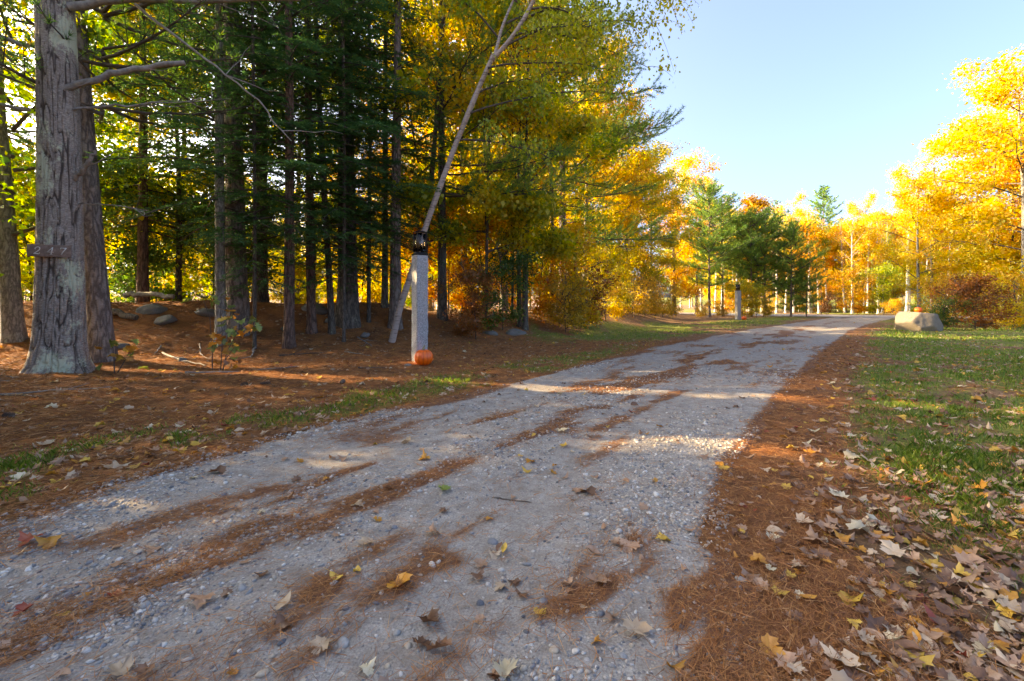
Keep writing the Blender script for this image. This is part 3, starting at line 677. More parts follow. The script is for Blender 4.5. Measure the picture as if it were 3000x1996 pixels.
# trees further into the stand
for lab, x, y, pr, s_, rz, lf in [
 ('hemlock with drooping dark sprays deep behind the number tree', -8.6, 10.6, 'hem', .95, 1.0, None),
 ('crooked dark sapling tree in the undergrowth right of the number tree', -8.5, 11.6, 'mapleB', .9, 2.0, 'green_yellow'),
 ('hemlock behind the slim lichen-covered trunk', -7.0, 12.6, 'hem', 1.05, 4.0, None),
 ('thin young hemlock whose sprays hang before the thick brown pine', -4.95, 8.75, 'hem', .62, .6, None), ('thin young hemlock whose sprays hang before the thickest trunk', -3.55, 9.6, 'hem', .66, 1.7, None)]:
    plant_tree('hemlock_tree' if pr[:3] == 'hem' else 'maple_tree', lab, PR[pr], (x, y), group='trees of the shaded stand', rz=rz, sc=s_, leaf=lf, trunk=own_trunk('young_hemlock_trunk', PR[pr].path, .055, BARK_DARK) if s_ < .75 else None)
# grey birch at the left edge
p = straight(9.5, (-.9, .2), 4)
plant_tree('birch_tree', 'grey peeling trunk at the very left edge beside the number tree', PR['mapleB'], (-8.75, 8.0), rz=0, sc=1, leaf='green_yellow', trunk=own_trunk('grey_birch_trunk', p, .15, BARK_GREY, seed=8))

# leaning white birch beside the lantern
def leaning_birch():
    base = np.array([-2.62, 10.0, zg1(-2.62, 10.0)])
    e = empty('birch_tree', base, 'leaning white birch with forked trunk and drooping yellow-green leaves', 'tree')
    def W(P):
        Q = resample(np.array(P, float), 40)
        for _ in range(6): Q[1:-1] = (Q[:-2] + 2 * Q[1:-1] + Q[2:]) / 4
        return Q - base + np.stack([.03 * np.sin(np.linspace(0, 11, 40)), 0 * Q[:, 0], 0 * Q[:, 0]], 1)
    main = W([(-2.80, 10.1, base[2] - .4), (-2.66, 10.05, base[2]), (-2.5, 10.0, .95), (-2.22, 9.95, 1.55), (-1.85, 9.9, 2.65), (-1.62, 9.85, 3.3), (-1.3, 9.8, 4.3), (-.92, 9.7, 5.1), (-.58, 9.6, 5.75), (-.36, 9.5, 6.15)])
    g = trunk_geo(main, .074, .050, 18, .3, 3, .14)
    f1 = W([(-.38, 9.5, 6.1), (.0, 9.4, 6.5), (.35, 9.3, 7.0), (.68, 9.2, 7.6), (1.3, 8.9, 9.0), (1.9, 8.6, 10.2)]); add_tube(g, f1, np.linspace(.047, .018, 40), 12)
    f2 = W([(-.4, 9.52, 6.05), (-.28, 9.6, 6.7), (-.05, 9.7, 7.2), (.25, 9.8, 7.9), (.5, 9.9, 9.2)]); add_tube(g, f2, np.linspace(.038, .014, 40), 10)
    link('trunk', g.mesh('leaning_birch_trunk', BARK_BIRCH, True), e)
    r = rs(61); lg, cg = Geo(), Geo(); pts = []
    br = [((-1.0, 9.7, 5.0), (2.6, 9.4, 5.3), .35), ((-.5, 9.5, 5.9), (2.2, 9.0, 5.5), .3), ((.0, 9.4, 6.5), (3.0, 9.2, 6.6), .3), ((.5, 9.2, 7.2), (3.2, 8.8, 7.0), .4),
          ((.9, 9.0, 8.0), (3.6, 8.8, 8.0), .4), ((1.2, 8.9, 8.8), (3.2, 8.5, 9.2), .4), ((-1.2, 9.8, 4.5), (.8, 9.5, 4.0), .2), ((-.3, 9.6, 6.6), (-1.8, 9.3, 7.6), .3),
          ((.1, 9.7, 7.4), (-1.0, 9.3, 8.6), .2), ((.3, 9.8, 8.0), (1.6, 10.4, 8.6), .3), ((-.1, 9.6, 6.9), (1.0, 10.6, 7.4), .3), ((.7, 9.2, 7.6), (1.8, 8.2, 8.2), .3),
          ((1.3, 8.9, 9), (2.6, 9.4, 9.9), .3), ((.2, 9.4, 6.8), (2.0, 9.8, 7.2), .4), ((.6, 9.2, 7.4), (2.4, 9.8, 7.9), .4), ((-.8, 9.65, 5.4), (.9, 10.4, 6.0), .3), ((.2, 9.4, 6.6), (2.9, 9.6, 5.9), .3), ((.8, 9.1, 7.8), (3.5, 9.6, 7.4), .4), ((-.2, 9.5, 6.3), (1.6, 8.6, 6.2), .3), ((1.0, 9, 8.4), (3.0, 8.2, 8.6), .3), ((.4, 9.3, 7.0), (1.8, 9.2, 6.4), .3)]
    for a, b, sg in br:
        a, b = np.array(a), np.array(b); q = np.linspace(0, 1, 9)[:, None]; L = np.linalg.norm(b - a)
        P = a + (b - a) * q + np.array([0, 0, 1]) * sg * 1.3 * 4 * q * (1 - q) * .5 + r.normal(size=(9, 3)) * .03 * q
        add_tube(lg, P - base, np.linspace(.026, .006, 9), 6)
        for k in range(24):
            s = r.uniform(.15, 1); b0 = np.array([np.interp(s, q[:, 0], P[:, c]) for c in range(3)])
            d = norm((b - a) / L * .6 + rand_dirs(r, 1)[0] * .8); L2 = r.uniform(.25, .8); q2 = np.linspace(0, 1, 6)[:, None]
            P2 = b0 + d * L2 * q2 + np.array([0, 0, -.5]) * L2 * q2 ** 2; add_tube(lg, P2 - base, np.linspace(.006, .0025, 6), 3); pts.append(P2[1:] - base)
    P = np.concatenate(pts); n = 13000
    C = P[r.integers(0, len(P), n)] + r.normal(size=(n, 3)) * .10
    D = rand_dirs(r, n) * .7 + np.array([0, 0, -.8]); L = .07 * r.uniform(.7, 1.3, n)
    tint = np.clip(.5 * vnoise(C[:, 0], C[:, 1], C[:, 2], 5) + .35 * r.uniform(size=n) + .08 * C[:, 0] / 3, 0, 1)
    leafcards(cg, C, D, rand_dirs(r, n), L, L * .78, tint, .1)
    tag(link('branches', lg.mesh('leaning_birch_limbs', TWIG, True), e), kind='stuff'); tag(link('crown', cg.mesh('leaning_birch_crown', LEAF['green_yellow']), e), kind='stuff')
leaning_birch()

# pine whose long green boughs reach over the lawn
def reaching_pine(name, label, xy, H, boughs, rt, seed, rest=30, bark=BARK_PINE, cb=4.0, Rad=2.2, nn=15):
    r = rs(seed); base = np.array([xy[0], xy[1], zg1(*xy)]); e = empty(name, base, label, 'tree')
    path = straight(H, (0, 0), seed); link('trunk', own_trunk(name + '_trunk', path, rt, bark, seed=seed), e)
    lg, cg, out = Geo(), Geo(), []
    for (z0, b) in boughs: pine_bough(lg, r, at_h(path, z0 - base[2]), np.array(b) - base + r.normal(size=3) * np.array([.3, .5, .35]), out, .05, .10, .03, .14, .085)
    for k in range(rest):
        t = k / rest; h = cb + (H - cb) * t; az = k * 2.4; L = (Rad * (1 - t) ** .8 + .3) * r.uniform(.7, 1.1); p0 = at_h(path, h)
        pine_bough(lg, r, p0, p0 + np.array([math.cos(az) * L, math.sin(az) * L, L * (.15 + .5 * t)]), out, .06, .17, .02)
    pine_tufts(cg, r, out, nn, .125, .012, seed)
    tag(link('branches', lg.mesh(name + '_limbs', TWIG, True), e), kind='stuff'); tag(link('crown', cg.mesh(name + '_crown', LEAF['pine']), e), kind='stuff')
rb = rs(70); RB = []
for k in range(30):
    h = 3.2 + 11.3 * (k + rb.uniform(0, .8)) / 30; az = rb.uniform(-1.25, .9); Lb = 5.9 * (1 - ((h - 3) / 14.5)) ** .55 * rb.uniform(.6, 1.08) * (.72 + .28 * math.cos(az))
    RB.append((h, (2.0 + math.cos(az) * Lb, 18.0 + math.sin(az) * Lb, h + Lb * rb.uniform(-.04, .26))))
reaching_pine('white_pine', 'green white pine whose long boughs reach out over the lawn', (2.0, 18.0), 16, RB, .17, 71, 30)
reaching_pine('white_pine', 'shaded pine sending a dark bough past the leaning birch', (-1.9, 12.4), 14,
    [(4.2, (1.6, 10.9, 3.9)), (4.5, (1.2, 11.6, 4.4)), (4.0, (.6, 10.6, 3.6)), (5.2, (-.2, 10.2, 5.8)), (6.2, (-.6, 10.4, 7.0)), (3.9, (1.9, 11.8, 4.3)), (7.0, (.2, 11.4, 7.8)), (4.8, (.2, 10.3, 4.5))], .13, 73, 30, BARK_DARK, 4.6, 2.0)
# ------------------------------------------------------------------ sunlit woods behind
def stand(name, rows, group, cat='tree'):
    for lab, x, y, pr, s_, rz, lf in rows:
        plant_tree(name, lab, PR[pr], (x, y), cat, group, rz, s_, lf)
stand('maple_tree', [
 ('yellow maple glowing high behind the number tree', -9.6, 13.2, 'mapleA', .9, .3, 'yellow'),
 ('yellow-green maple crown between the number tree and the thick pine', -6.9, 14.6, 'mapleA', .85, 1.3, 'green_yellow'),
 ('golden maple at the left edge behind the grey trunk', -12.5, 12.4, 'mapleC', 1.1, 2.3, 'yellow'),
 ('orange-gold maple glimpsed between the dark trunks', -5.2, 16.4, 'mapleC', .62, 4.1, 'orange'),
 ('golden maple directly behind the lantern', -1.6, 15.2, 'mapleC', 1.0, .9, 'yellow'),
 ('yellow maple behind the leaning birch fork', -.3, 17.2, 'mapleA', 1.2, 2.0, 'yellow'),
 ('golden maple low behind the granite post', -3.2, 17.6, 'mapleC', .95, 5.1, 'yellow'),
 ('gold-green maple behind the double dark trunk', 1.4, 16.0, 'mapleB', 1.1, 1.1, 'green_yellow'),
 ('yellow maple beside the reaching pine', 3.3, 20.6, 'mapleA', 1.0, .4, 'yellow'),
 ('gold maple under the reaching pine boughs', 4.6, 22.5, 'mapleC', .9, 2.4, 'yellow'),
 ('golden maple halfway along the wood edge', 6.4, 25.5, 'mapleC', .9, 3.7, 'yellow'),
 ('rounded orange-gold maple rising behind the young pines', 13.2, 37.0, 'mapleC', 1.15, .2, 'orange'),
 ('yellow maple left of the tallest young pine', 8.6, 28.0, 'mapleA', .8, 1.9, 'yellow'),
 ('gold maple behind the first young pine', 16.4, 40.5, 'mapleA', 1.02, 5.2, 'yellow'),
 ('green-gold maple deep behind the yellow thicket', 2.2, 25.5, 'mapleC', 1.1, 1.6, 'green_yellow'),
 ('tall green-gold maple far behind the reaching pine', .6, 23.5, 'mapleA', 1.3, 2.7, 'green_yellow'),
 ('green-gold maple far behind the wood edge', 7.4, 31.5, 'mapleA', 1.05, 4.4, 'green_yellow'),
], 'maples in the sunlit wood')
# dark double trunk at the wood edge
for lab, x, y, r0, ln in [('dark taller trunk with pale top at the wood edge', .37, 13.0, .095, (.1, 0)), ('dark slender trunk touching its taller twin', .2, 13.25, .07, (.05, .1)),
                          ('thin dark trunk midway between lantern and the twin trunks', -.72, 12.5, .055, (.1, 0)), ('thinnest dark pole left of the twin trunks', .0, 14.0, .04, (.2, 0))]:
    tm = own_trunk('edge_trunk', straight(9.3, ln, int(r0 * 1000)), r0, BARK_DARK, .015, 12, 40, seed=int(r0 * 500))
    plant_tree('edge_tree', lab, PR['mapleB'], (x, y), group='dark trunks at the wood edge', sc=1, sz=1.1, leaf='yellow', trunk=tm)
# young pines beside the far post
stand('young_pine', [
 ('tallest young white pine left of the far granite post', 14.3, 33.0, 'young', 1.15, .4, None),
 ('young white pine right behind the far granite post', 16.2, 35.0, 'young', 1.02, 1.4, None),
 ('blue-green young pine between the far post and the drive end', 17.9, 34.0, 'young', .92, 2.2, None),
 ('low dense young pine nearest the bend of the drive', 20.6, 33.6, 'young2', 1.05, .8, None),
 ('broad dark young pine in the middle of the pine clump', 19.2, 34.6, 'young2', 1.22, 3.3, None),
 ('short bushy pine at the end of the pine clump', 21.6, 33.4, 'young2', .62, 1.9, None),
 ('young pine behind the pine clump', 18.8, 37.5, 'young', 1.0, 4.4, None),
], 'young pines by the far post')
stand('oak_tree', [('thin bronze oak rising above the young pines', 20.4, 38.0, 'slimC', .90, 0, 'brush'), ('small gold oak sapling under the pine clump', 16.5, 32.6, 'under', .75, 1, 'yellow'),
                   ('gold-leaved sapling right of the far post', 17.4, 32.4, 'under', .65, 2, 'yellow')], 'oaks by the far post')

# treeline beyond the far road
r = rs(91); rows = []
for k in range(92):
    t = (k + r.uniform(-.3, .3)) / 91; row = k % 4
    x = 22 + 33 * t + row * 1.6; y = 52 - 17 * t + row * 2.6 + r.uniform(-1, 1)
    pr = ['slimA', 'slimB', 'slimB', 'slimB', 'slimA'][r.integers(0, 5)] if row < 3 else 'slimC'
    rows.append((x, y, pr, r.uniform(.72, 1.0) * (1.1 if row == 3 else 1), r.uniform(0, 6.28), ['yellow', 'yellow', 'yellow', 'orange', 'green_yellow'][r.integers(0, 5)]))
rows.sort(key=lambda q: q[0] / q[1])
cnt = {}
KN = {'slimA': 'slim birch with a thin top', 'slimB': 'nearly bare birch', 'slimC': 'leafy birch'}
CN = {'yellow': 'yellow', 'orange': 'orange', 'green_yellow': 'green-gold'}
for x, y, pr, s_, rz, lf in rows:
    key = (pr, lf); cnt[key] = cnt.get(key, 0) + 1
    plant_tree('birch_tree', '%s %s over the far road, %s from the young pines' % (CN[lf], KN[pr], ORD[cnt[key] - 1]), PR[pr], (x, y), 'tree', 'treeline beyond the far road', rz, s_, lf, tilt=(r.uniform(-.05, .05), r.uniform(-.05, .05)))
stand('maple_tree', [
 ('orange maple sapling at the far roadside', 31.0, 41.5, 'under', 1.25, 0, 'orange'), ('tall orange sapling among the far pale trunks', 29.2, 43.0, 'mapleB', .48, 1, 'orange'),
 ('yellow maple filling the treeline behind the far trunks', 33, 54, 'mapleA', 1.1, 2, 'yellow'), ('gold maple behind the far trunks near the pine top', 39, 50, 'mapleA', 1.05, 3, 'yellow'),
 ('gold-green maple at the right end of the far treeline', 45, 45, 'mapleA', 1.1, 4, 'yellow'), ('yellow maple at the left end of the far treeline', 27, 58, 'mapleA', 1.1, 5, 'yellow'),
 ('orange maple behind the boulder side of the treeline', 50, 42, 'mapleC', 1.0, 2.6, 'orange'),
 ('green-gold sapling low among the far trunks', 33.5, 41.0, 'under', 1.3, 2, 'green_yellow'),
 ('big gold maple towering at the right edge', 23.6, 21.0, 'mapleC', 1.12, 1.0, 'yellow'),
 ('slim gold maple just left of the big one', 22.0, 24.6, 'mapleA', .74, 2.0, 'yellow'),
 ('gold-green maple low behind the right edge maple', 25.5, 24.0, 'mapleC', 1.0, 3.0, 'yellow'),
 ('yellow maple between the boulder and the far treeline', 25.8, 28.0, 'mapleA', .7, 4.2, 'yellow'),
 ('dense gold maple filling behind the big right one', 27.5, 25.0, 'mapleA', 1.05, 1.2, 'yellow'), ('bronze-gold maple low at the right edge', 24.8, 22.6, 'mapleB', .8, 2.2, 'orange'),
 ('orange maple cut by the right picture edge', 26.4, 20.6, 'mapleC', 1.28, 5.0, 'orange'),
], 'maples beyond the lawn')
plant_tree('white_pine', 'tall pine whose layered top stands above the far treeline', PR['far_pine'], (39.0, 57.0), sc=1.03, rz=.5)

# undergrowth
def shrubs(name, rows, group, cat='shrub'):
    for lab, x, y, pr, s_, rz, lf in rows: plant_tree(name, lab, PR[pr], (x, y), cat, group, rz, s_, lf)
shrubs('understory_shrub', [
 ('leafy green undergrowth right of the number tree', -9.4, 11.4, 'under', 1.0, .2, 'green'), ('green undergrowth bush behind the fallen log', -8.0, 12.2, 'under', 1.1, 1.2, 'green_yellow'),
 ('dark green bush behind the slim lichen trunk', -6.8, 11.6, 'under', .8, 2.2, 'green'), ('green-gold undergrowth at the left edge behind the grey trunk', -11.2, 10.6, 'under', 1.05, 3.2, 'green_yellow'),
 ('olive bush in the gap left of the reddish hemlock', -5.6, 13.0, 'under', .9, 4.2, 'green_yellow'), ('gold undergrowth behind the thickest dark trunk', -4.6, 14.0, 'under', 1.0, 5.2, 'yellow'),
 ('orange-gold undergrowth behind the post', -1.9, 13.6, 'under', .9, .6, 'orange'), ('gold undergrowth right of the post', -.9, 14.2, 'under', 1.0, 1.6, 'yellow'),
 ('green-leaved brush against the wall stones right of the post', -.9, 11.3, 'under', .5, 2.6, 'russet'), ('low dark evergreen seedling near the thin poles', -.25, 12.4, 'under', .62, 3.6, 'green'),
 ('orange brush behind the twin trunks', .9, 14.8, 'under', .95, 4.6, 'orange'), ('gold thicket right of the twin trunks', 1.9, 14.9, 'under', .85, 5.6, 'yellow')], 'undergrowth in the wood')
shrubs('brush', [
 ('bright yellow bush at the lawn edge', 3.7, 18.0, 'under', .78, .3, 'yellow'), ('second yellow bush hugging the bright one', 4.6, 19.6, 'under', .6, 1.3, 'yellow'),
 ('dry golden brush right of the twin trunks', 1.6, 13.6, 'shrub', .8, 0, None), ('reddish brush beneath the gold thicket', 2.4, 15.2, 'shrub', .9, 1, 'russet'),
 ('dry brush in front of the yellow bush', 3.0, 16.6, 'shrub', .7, 2, None), ('tawny brush beyond the yellow bush', 5.5, 20.8, 'shrub', .95, 3, None), ('rusty brush along the lawn edge', 6.6, 22.6, 'shrub', 1.0, 4, None),
 ('golden brush where the lawn bends', 7.8, 24.8, 'shrub', 1.0, 5, None), ('dry brush below the orange maple', 9.0, 27.2, 'shrub', 1.0, .5, None), ('tawny brush left of the young pines', 10.4, 29.6, 'shrub', .9, 1.5, None),
 ('low brush at the foot of the tallest young pine', 13.2, 31.6, 'shrub', .6, 2.5, None), ('brush behind the far post', 15.2, 33.0, 'shrub', .6, 3.5, None), ('brush among the pine clump stems', 18.4, 32.8, 'shrub', .6, 4.5, None),
 ('dark russet bush right of the boulder', 17.3, 17.0, 'bush', .82, 0, 'russet'), ('green and russet shrub touching the boulder', 16.2, 17.2, 'shrub', .62, 1, 'green'),
 ('gold brush at the right edge beyond the lawn', 19.4, 17.6, 'shrub', .85, 2, 'yellow'), ('tawny shrub behind the russet bush', 19.0, 19.6, 'bush', .9, 3, 'brush'), ('yellow brush at the far right under the big maple', 21.4, 19.2, 'bush', .9, 4, 'yellow'),
 ('small round orange bush across the far road', 32.2, 38.4, 'bush', .55, 5, 'orange'), ('green brush beside the round orange bush', 34.0, 38.0, 'shrub', .9, .4, 'green_yellow'), ('brown brush at the far roadside', 29.0, 42.0, 'shrub', .9, 1.4, 'russet'),
 ('dry brush at the far roadside bend', 26.0, 46.0, 'shrub', .9, 2.4, None), ('olive brush along the far treeline', 36.6, 36.4, 'shrub', 1.0, 3.4, 'green_yellow'),
 ], 'brush along the wood edge')

# woods to the left of the picture that shade the drive
stand('maple_tree', [
 ('maple outside the picture left of the drive', -10.5, 1.5, 'mapleC', .72, .5, 'yellow'), ('maple outside the picture beside the number tree', -12.0, 5.2, 'mapleA', .75, 1.5, 'yellow'),
 ('broad maple outside the picture behind the first', -14.5, 3.2, 'mapleC', .8, 2.5, 'green_yellow')], 'trees outside the picture')
for lab, x, y, pr, s_ in [('pine outside the picture left of the number tree', -9.6, 4.6, 'pine', .95), ('hemlock outside the picture near the drive', -9.0, 3.0, 'hem2', .9), ('hemlock outside the picture deeper in the wood', -12.6, 7.4, 'hem2', 1.0),
                          ('pine outside the picture behind the camera', -10.0, -1.5, 'pine', 1.0), ('hemlock outside the picture far left', -15.5, 5.5, 'hem2', 1.0), ('low hemlock outside the picture far left', -14.0, 1.0, 'hem', 1.0),
                          ('hemlock outside the picture left of the maples', -16.5, 8.5, 'hem2', 1.0), ('hemlock outside the picture near the far left field', -18.0, 2.5, 'hem2', 1.0), ('hemlock outside the picture by the road mouth', -11.0, 0.0, 'hem', 1.0), ('tall hemlock outside the picture level with the bank', -12.0, 10.6, 'hem', 1.55), ('tall hemlock outside the picture beyond the bank', -14.6, 11.6, 'hem2', 1.55)]:
    plant_tree('conifer_tree', lab, PR[pr], (x, y), 'tree', 'trees outside the picture', x, s_ * .56)
shrubs('understory_shrub', [('tall shrub outside the picture left of the drive', -7.6, .4, 'under', 1.55, 0, 'green_yellow'), ('tall shrub outside the picture beside the pine', -8.2, 2.2, 'under', 1.6, 1, 'green'), ('tall shrub outside the picture near the number tree', -8.0, 4.2, 'under', 1.45, 2, 'green_yellow'),
 ('tall shrub outside the picture behind the camera', -9.4, -1.2, 'under', 1.7, 3, 'green'), ('tall shrub outside the picture left of the grey trunk', -10.2, 6.2, 'under', 1.6, 4, 'green_yellow'), ('tall shrub outside the picture at the road mouth', -6.8, -2.0, 'under', 1.5, 5, 'green')], 'shrubs outside the picture')
# woods that close the view beyond the field on the left and behind the treeline
r = rs(93); cnt = {}; rows = []
for k in range(58):
    az = R(-52 + 74 * (k + r.uniform(-.4, .4)) / 57); d = ([30, 38, 47] if az > R(-12) else [52, 60, 68])[k % 3] + r.uniform(-3, 3); rows.append((math.sin(az) * d, math.cos(az) * d, ['mapleA', 'mapleC', 'slimC', 'mapleB'][r.integers(0, 4)], r.uniform(.85, 1.15), ['yellow', 'yellow', 'green_yellow', 'orange'][r.integers(0, 4)], 'far wood behind the conifers'))
for k in range(40):
    x = 26 + 48 * (k + r.uniform(-.4, .4)) / 39; rows.append((x, 72 - .62 * (x - 26) + [0, 5][k % 2] + r.uniform(-2, 2), ['slimC', 'mapleA', 'slimC', 'mapleC'][r.integers(0, 4)], r.uniform(.85, 1.12), ['yellow', 'yellow', 'orange', 'green_yellow'][r.integers(0, 4)], 'wood behind the far treeline'))
for k in range(26):
    x = 24 + 32 * (k + r.uniform(-.4, .4)) / 25; rows.append((x, 55.5 - .5 * (x - 24) + r.uniform(-2, 2), 'under', r.uniform(.7, 1.2), ['green_yellow', 'yellow', 'orange', 'yellow'][r.integers(0, 4)], 'wood behind the far treeline'))
    az = R(-50 + 70 * (k + r.uniform(-.4, .4)) / 25); d = 24 + r.uniform(-2, 3) + (3 if az > 0 else 0) + (8 if az < R(-20) else 0); rows.append((math.sin(az) * d, math.cos(az) * d, 'under', r.uniform(.9, 1.4), ['green_yellow', 'yellow', 'orange', 'green'][r.integers(0, 4)], 'far wood behind the conifers'))
rows = [q for q in rows if not (q[0] / q[1] > .16 and q[1] < 46 and q[5][0] == 'f') and not (xl(q[1]) - 4 < q[0] < xr(q[1]) + 4 and q[1] < 40)]
rows.sort(key=lambda q: q[0] / q[1])
for x, y, pr, s_, lf, grp in rows:
    kind = 'sapling' if pr == 'under' else ('slim tree' if pr == 'slimC' else 'maple'); key = (kind, lf, grp); cnt[key] = cnt.get(key, 0) + 1
    plant_tree('maple_tree' if pr != 'slimC' else 'birch_tree', '%s %s %s from the left in the %s' % (ORD[cnt[key] - 1], CN.get(lf, 'green'), kind, grp), PR[pr], (x, y), 'tree', grp, r.uniform(0, 6.28), s_, lf)
# ------------------------------------------------------------------ posts, lanterns, pumpkins, boulder, number board
def granite():
    m, nt, b = mat('split_granite')
    P = coords(nt); n1 = noise(nt, P, 55, 4, .85); n2 = noise(nt, P, 14, 5, .65)
    c = ramp(nt, [(.34, (.07, .07, .07)), (.46, (.27, .26, .25)), (.60, (.40, .39, .375)), (.72, (.60, .585, .56))], n1)
    c = mix(nt, ramp(nt, [(.4, (0, 0, 0)), (.75, (.4, .4, .4))], n2), c, (.24, .235, .23))
    nt.links.new(c, b.inputs['Base Color']); b.inputs['Roughness'].default_value = .85
    bump(nt, math_(nt, 'ADD', n2, math_(nt, 'MULTIPLY', n1, .4)), b, .6, .012)
    return m
GRANITE = granite()
def granite_post(loc, rz, h, w, label, seed):
    k, nz = 14, 90; per = []
    for s in range(4):
        a = np.linspace(-1, 1, k + 1)[:-1]
        per += [[(t, -1), (1, t), (-t, 1), (-1, -t)][s] for t in a]
    per = np.array(per); side = np.repeat(np.arange(4), k); n = len(per); z = np.linspace(-.12, h, nz)
    X = np.repeat(per[None, :, 0], nz, 0) * w / 2; Yy = np.repeat(per[None, :, 1], nz, 0) * w / 2; Zz = np.repeat(z[:, None], n, 1)
    rough = np.array([.020, .034, .02, .016])[side][None]
    d = (fbm(X * 16 + side * 5, Yy * 16, Zz * 16, seed, 5) - .5) * rough
    edge = np.abs(np.tile(np.linspace(-1, 1, k + 1)[:-1], 4))[None]
    d = d - .006 * (edge > .9) + (fbm(Zz * 4, Zz * 0 + side, seed=seed) - .5) * .012
    nrm = norm(np.stack([np.where(np.abs(per[:, 0]) > .999, np.sign(per[:, 0]), 0), np.where(np.abs(per[:, 1]) > .999, np.sign(per[:, 1]), 0)], 1).astype(float))
    X = X + d * nrm[None, :, 0]; Yy = Yy + d * nrm[None, :, 1]
    V = np.stack([X, Yy, Zz], -1).reshape(-1, 3); i = np.arange(nz - 1)[:, None] * n; j = np.arange(n)[None]; q = (j + 1) % n
    g = Geo().add(V, np.stack([i + j, i + q, i + n + q, i + n + j], -1).reshape(-1, 4))
    top = V[-n:]; g.add(np.concatenate([top, [[0, 0, h + .003]]]), np.array([[a, (a + 1) % n, n] for a in range(n)]))
    o = link('granite_post', g.mesh('granite_post', GRANITE), None, loc); o.rotation_euler = (0, 0, rz)
    return tag(o, label, 'post', 'granite lamp posts')
BLACK = simple('black_metal', (.012, .012, .013), .45, metal=.6)
def glass_mat():
    m = bpy.data.materials.new('clear_glass'); m.use_nodes = True; nt = m.node_tree; nt.nodes.remove(nt.nodes['Principled BSDF'])
    t = nd(nt, 'BsdfTransparent'); gl = nd(nt, 'BsdfGlossy'); gl.inputs['Roughness'].default_value = .03; fr = nd(nt, 'Fresnel'); fr.inputs[0].default_value = 1.5
    ms = nd(nt, 'MixShader'); nt.links.new(fr.outputs[0], ms.inputs[0]); nt.links.new(t.outputs[0], ms.inputs[1]); nt.links.new(gl.outputs[0], ms.inputs[2])
    nt.links.new(ms.outputs[0], [n for n in nt.nodes if n.type == 'OUTPUT_MATERIAL'][0].inputs[0]); return m
GLASS = glass_mat()
def glow_mat():
    m, nt, b = mat('lit_bulb'); b.inputs['Base Color'].default_value = (1, .8, .5, 1); b.inputs['Emission Color'].default_value = (1, .62, .25, 1); b.inputs['Emission Strength'].default_value = 7.0; return m
GLOW = glow_mat()
SOCKET = simple('ivory_socket', (.55, .5, .4), .5)
def lantern(loc, rz, label):
    e = empty('post_lantern', loc, label, 'lantern', 'post lanterns', rz); s, h = .15, .35
    g = Geo(); box(g, (0, 0, .012), (s + .05, s + .05, .024)); box(g, (0, 0, .034), (s + .015, s + .015, .02)); link('base_plate', g.mesh('lantern_base', BLACK), e)
    a = s / 2
    bar = Geo(); box(bar, (0, 0, h / 2 + .03), (.010, .010, h - .02)); bm = bar.mesh('lantern_bar', BLACK)
    for x, y in ((a, a), (a, -a), (-a, a), (-a, -a)): link('corner_bar', bm, e, (x, y, .012))
    pane = Geo(); box(pane, (0, 0, 0), (s - .016, .003, h - .05)); pm = pane.mesh('lantern_pane', GLASS)
    for k in range(4):
        o = link('glass_pane', pm, e, (math.sin(k * math.pi / 2) * a, -math.cos(k * math.pi / 2) * a, h / 2 + .035)); o.rotation_euler = (0, 0, k * math.pi / 2)
    g = Geo(); box(g, (0, 0, h + .032), (s + .02, s + .02, .014)); box(g, (0, 0, h + .044), (s - .03, s - .03, .010)); rf = link('roof', g.mesh('lantern_roof', BLACK), e)
    g = Geo(); add_tube(g, [(0, 0, h + .053), (0, 0, h + .068)], [.012, .008], 10); link('finial', g.mesh('lantern_finial', BLACK, True), rf)
    g = Geo(); add_tube(g, [(0, 0, .044), (0, 0, .13)], .014, 12); link('socket', g.mesh('lantern_socket', SOCKET, True), e)
    g = Geo(); add_tube(g, [(0, 0, .131), (0, 0, .15), (0, 0, .18), (0, 0, .21), (0, 0, .235)], [.009, .022, .025, .014, .002], 12); link('bulb', g.mesh('lantern_bulb', GLOW, True), e)
PX, PY = -1.52, 7.5; pz = zg1(PX, PY)
granite_post((PX, PY, pz), R(38), 1.74, .205, 'rough grey granite post near the middle carrying a black lantern', 3)
lantern((PX, PY, pz + 1.745), R(38), 'black lantern with clear panes on the near granite post')
FX, FY = 13.9, 28.0; fz = zg1(FX, FY)
granite_post((FX, FY, fz), R(12), 1.76, .25, 'distant granite post standing on the lawn before the young pines', 4)
lantern((FX, FY, fz + 1.765), R(12), 'small lit lantern on the distant granite post')

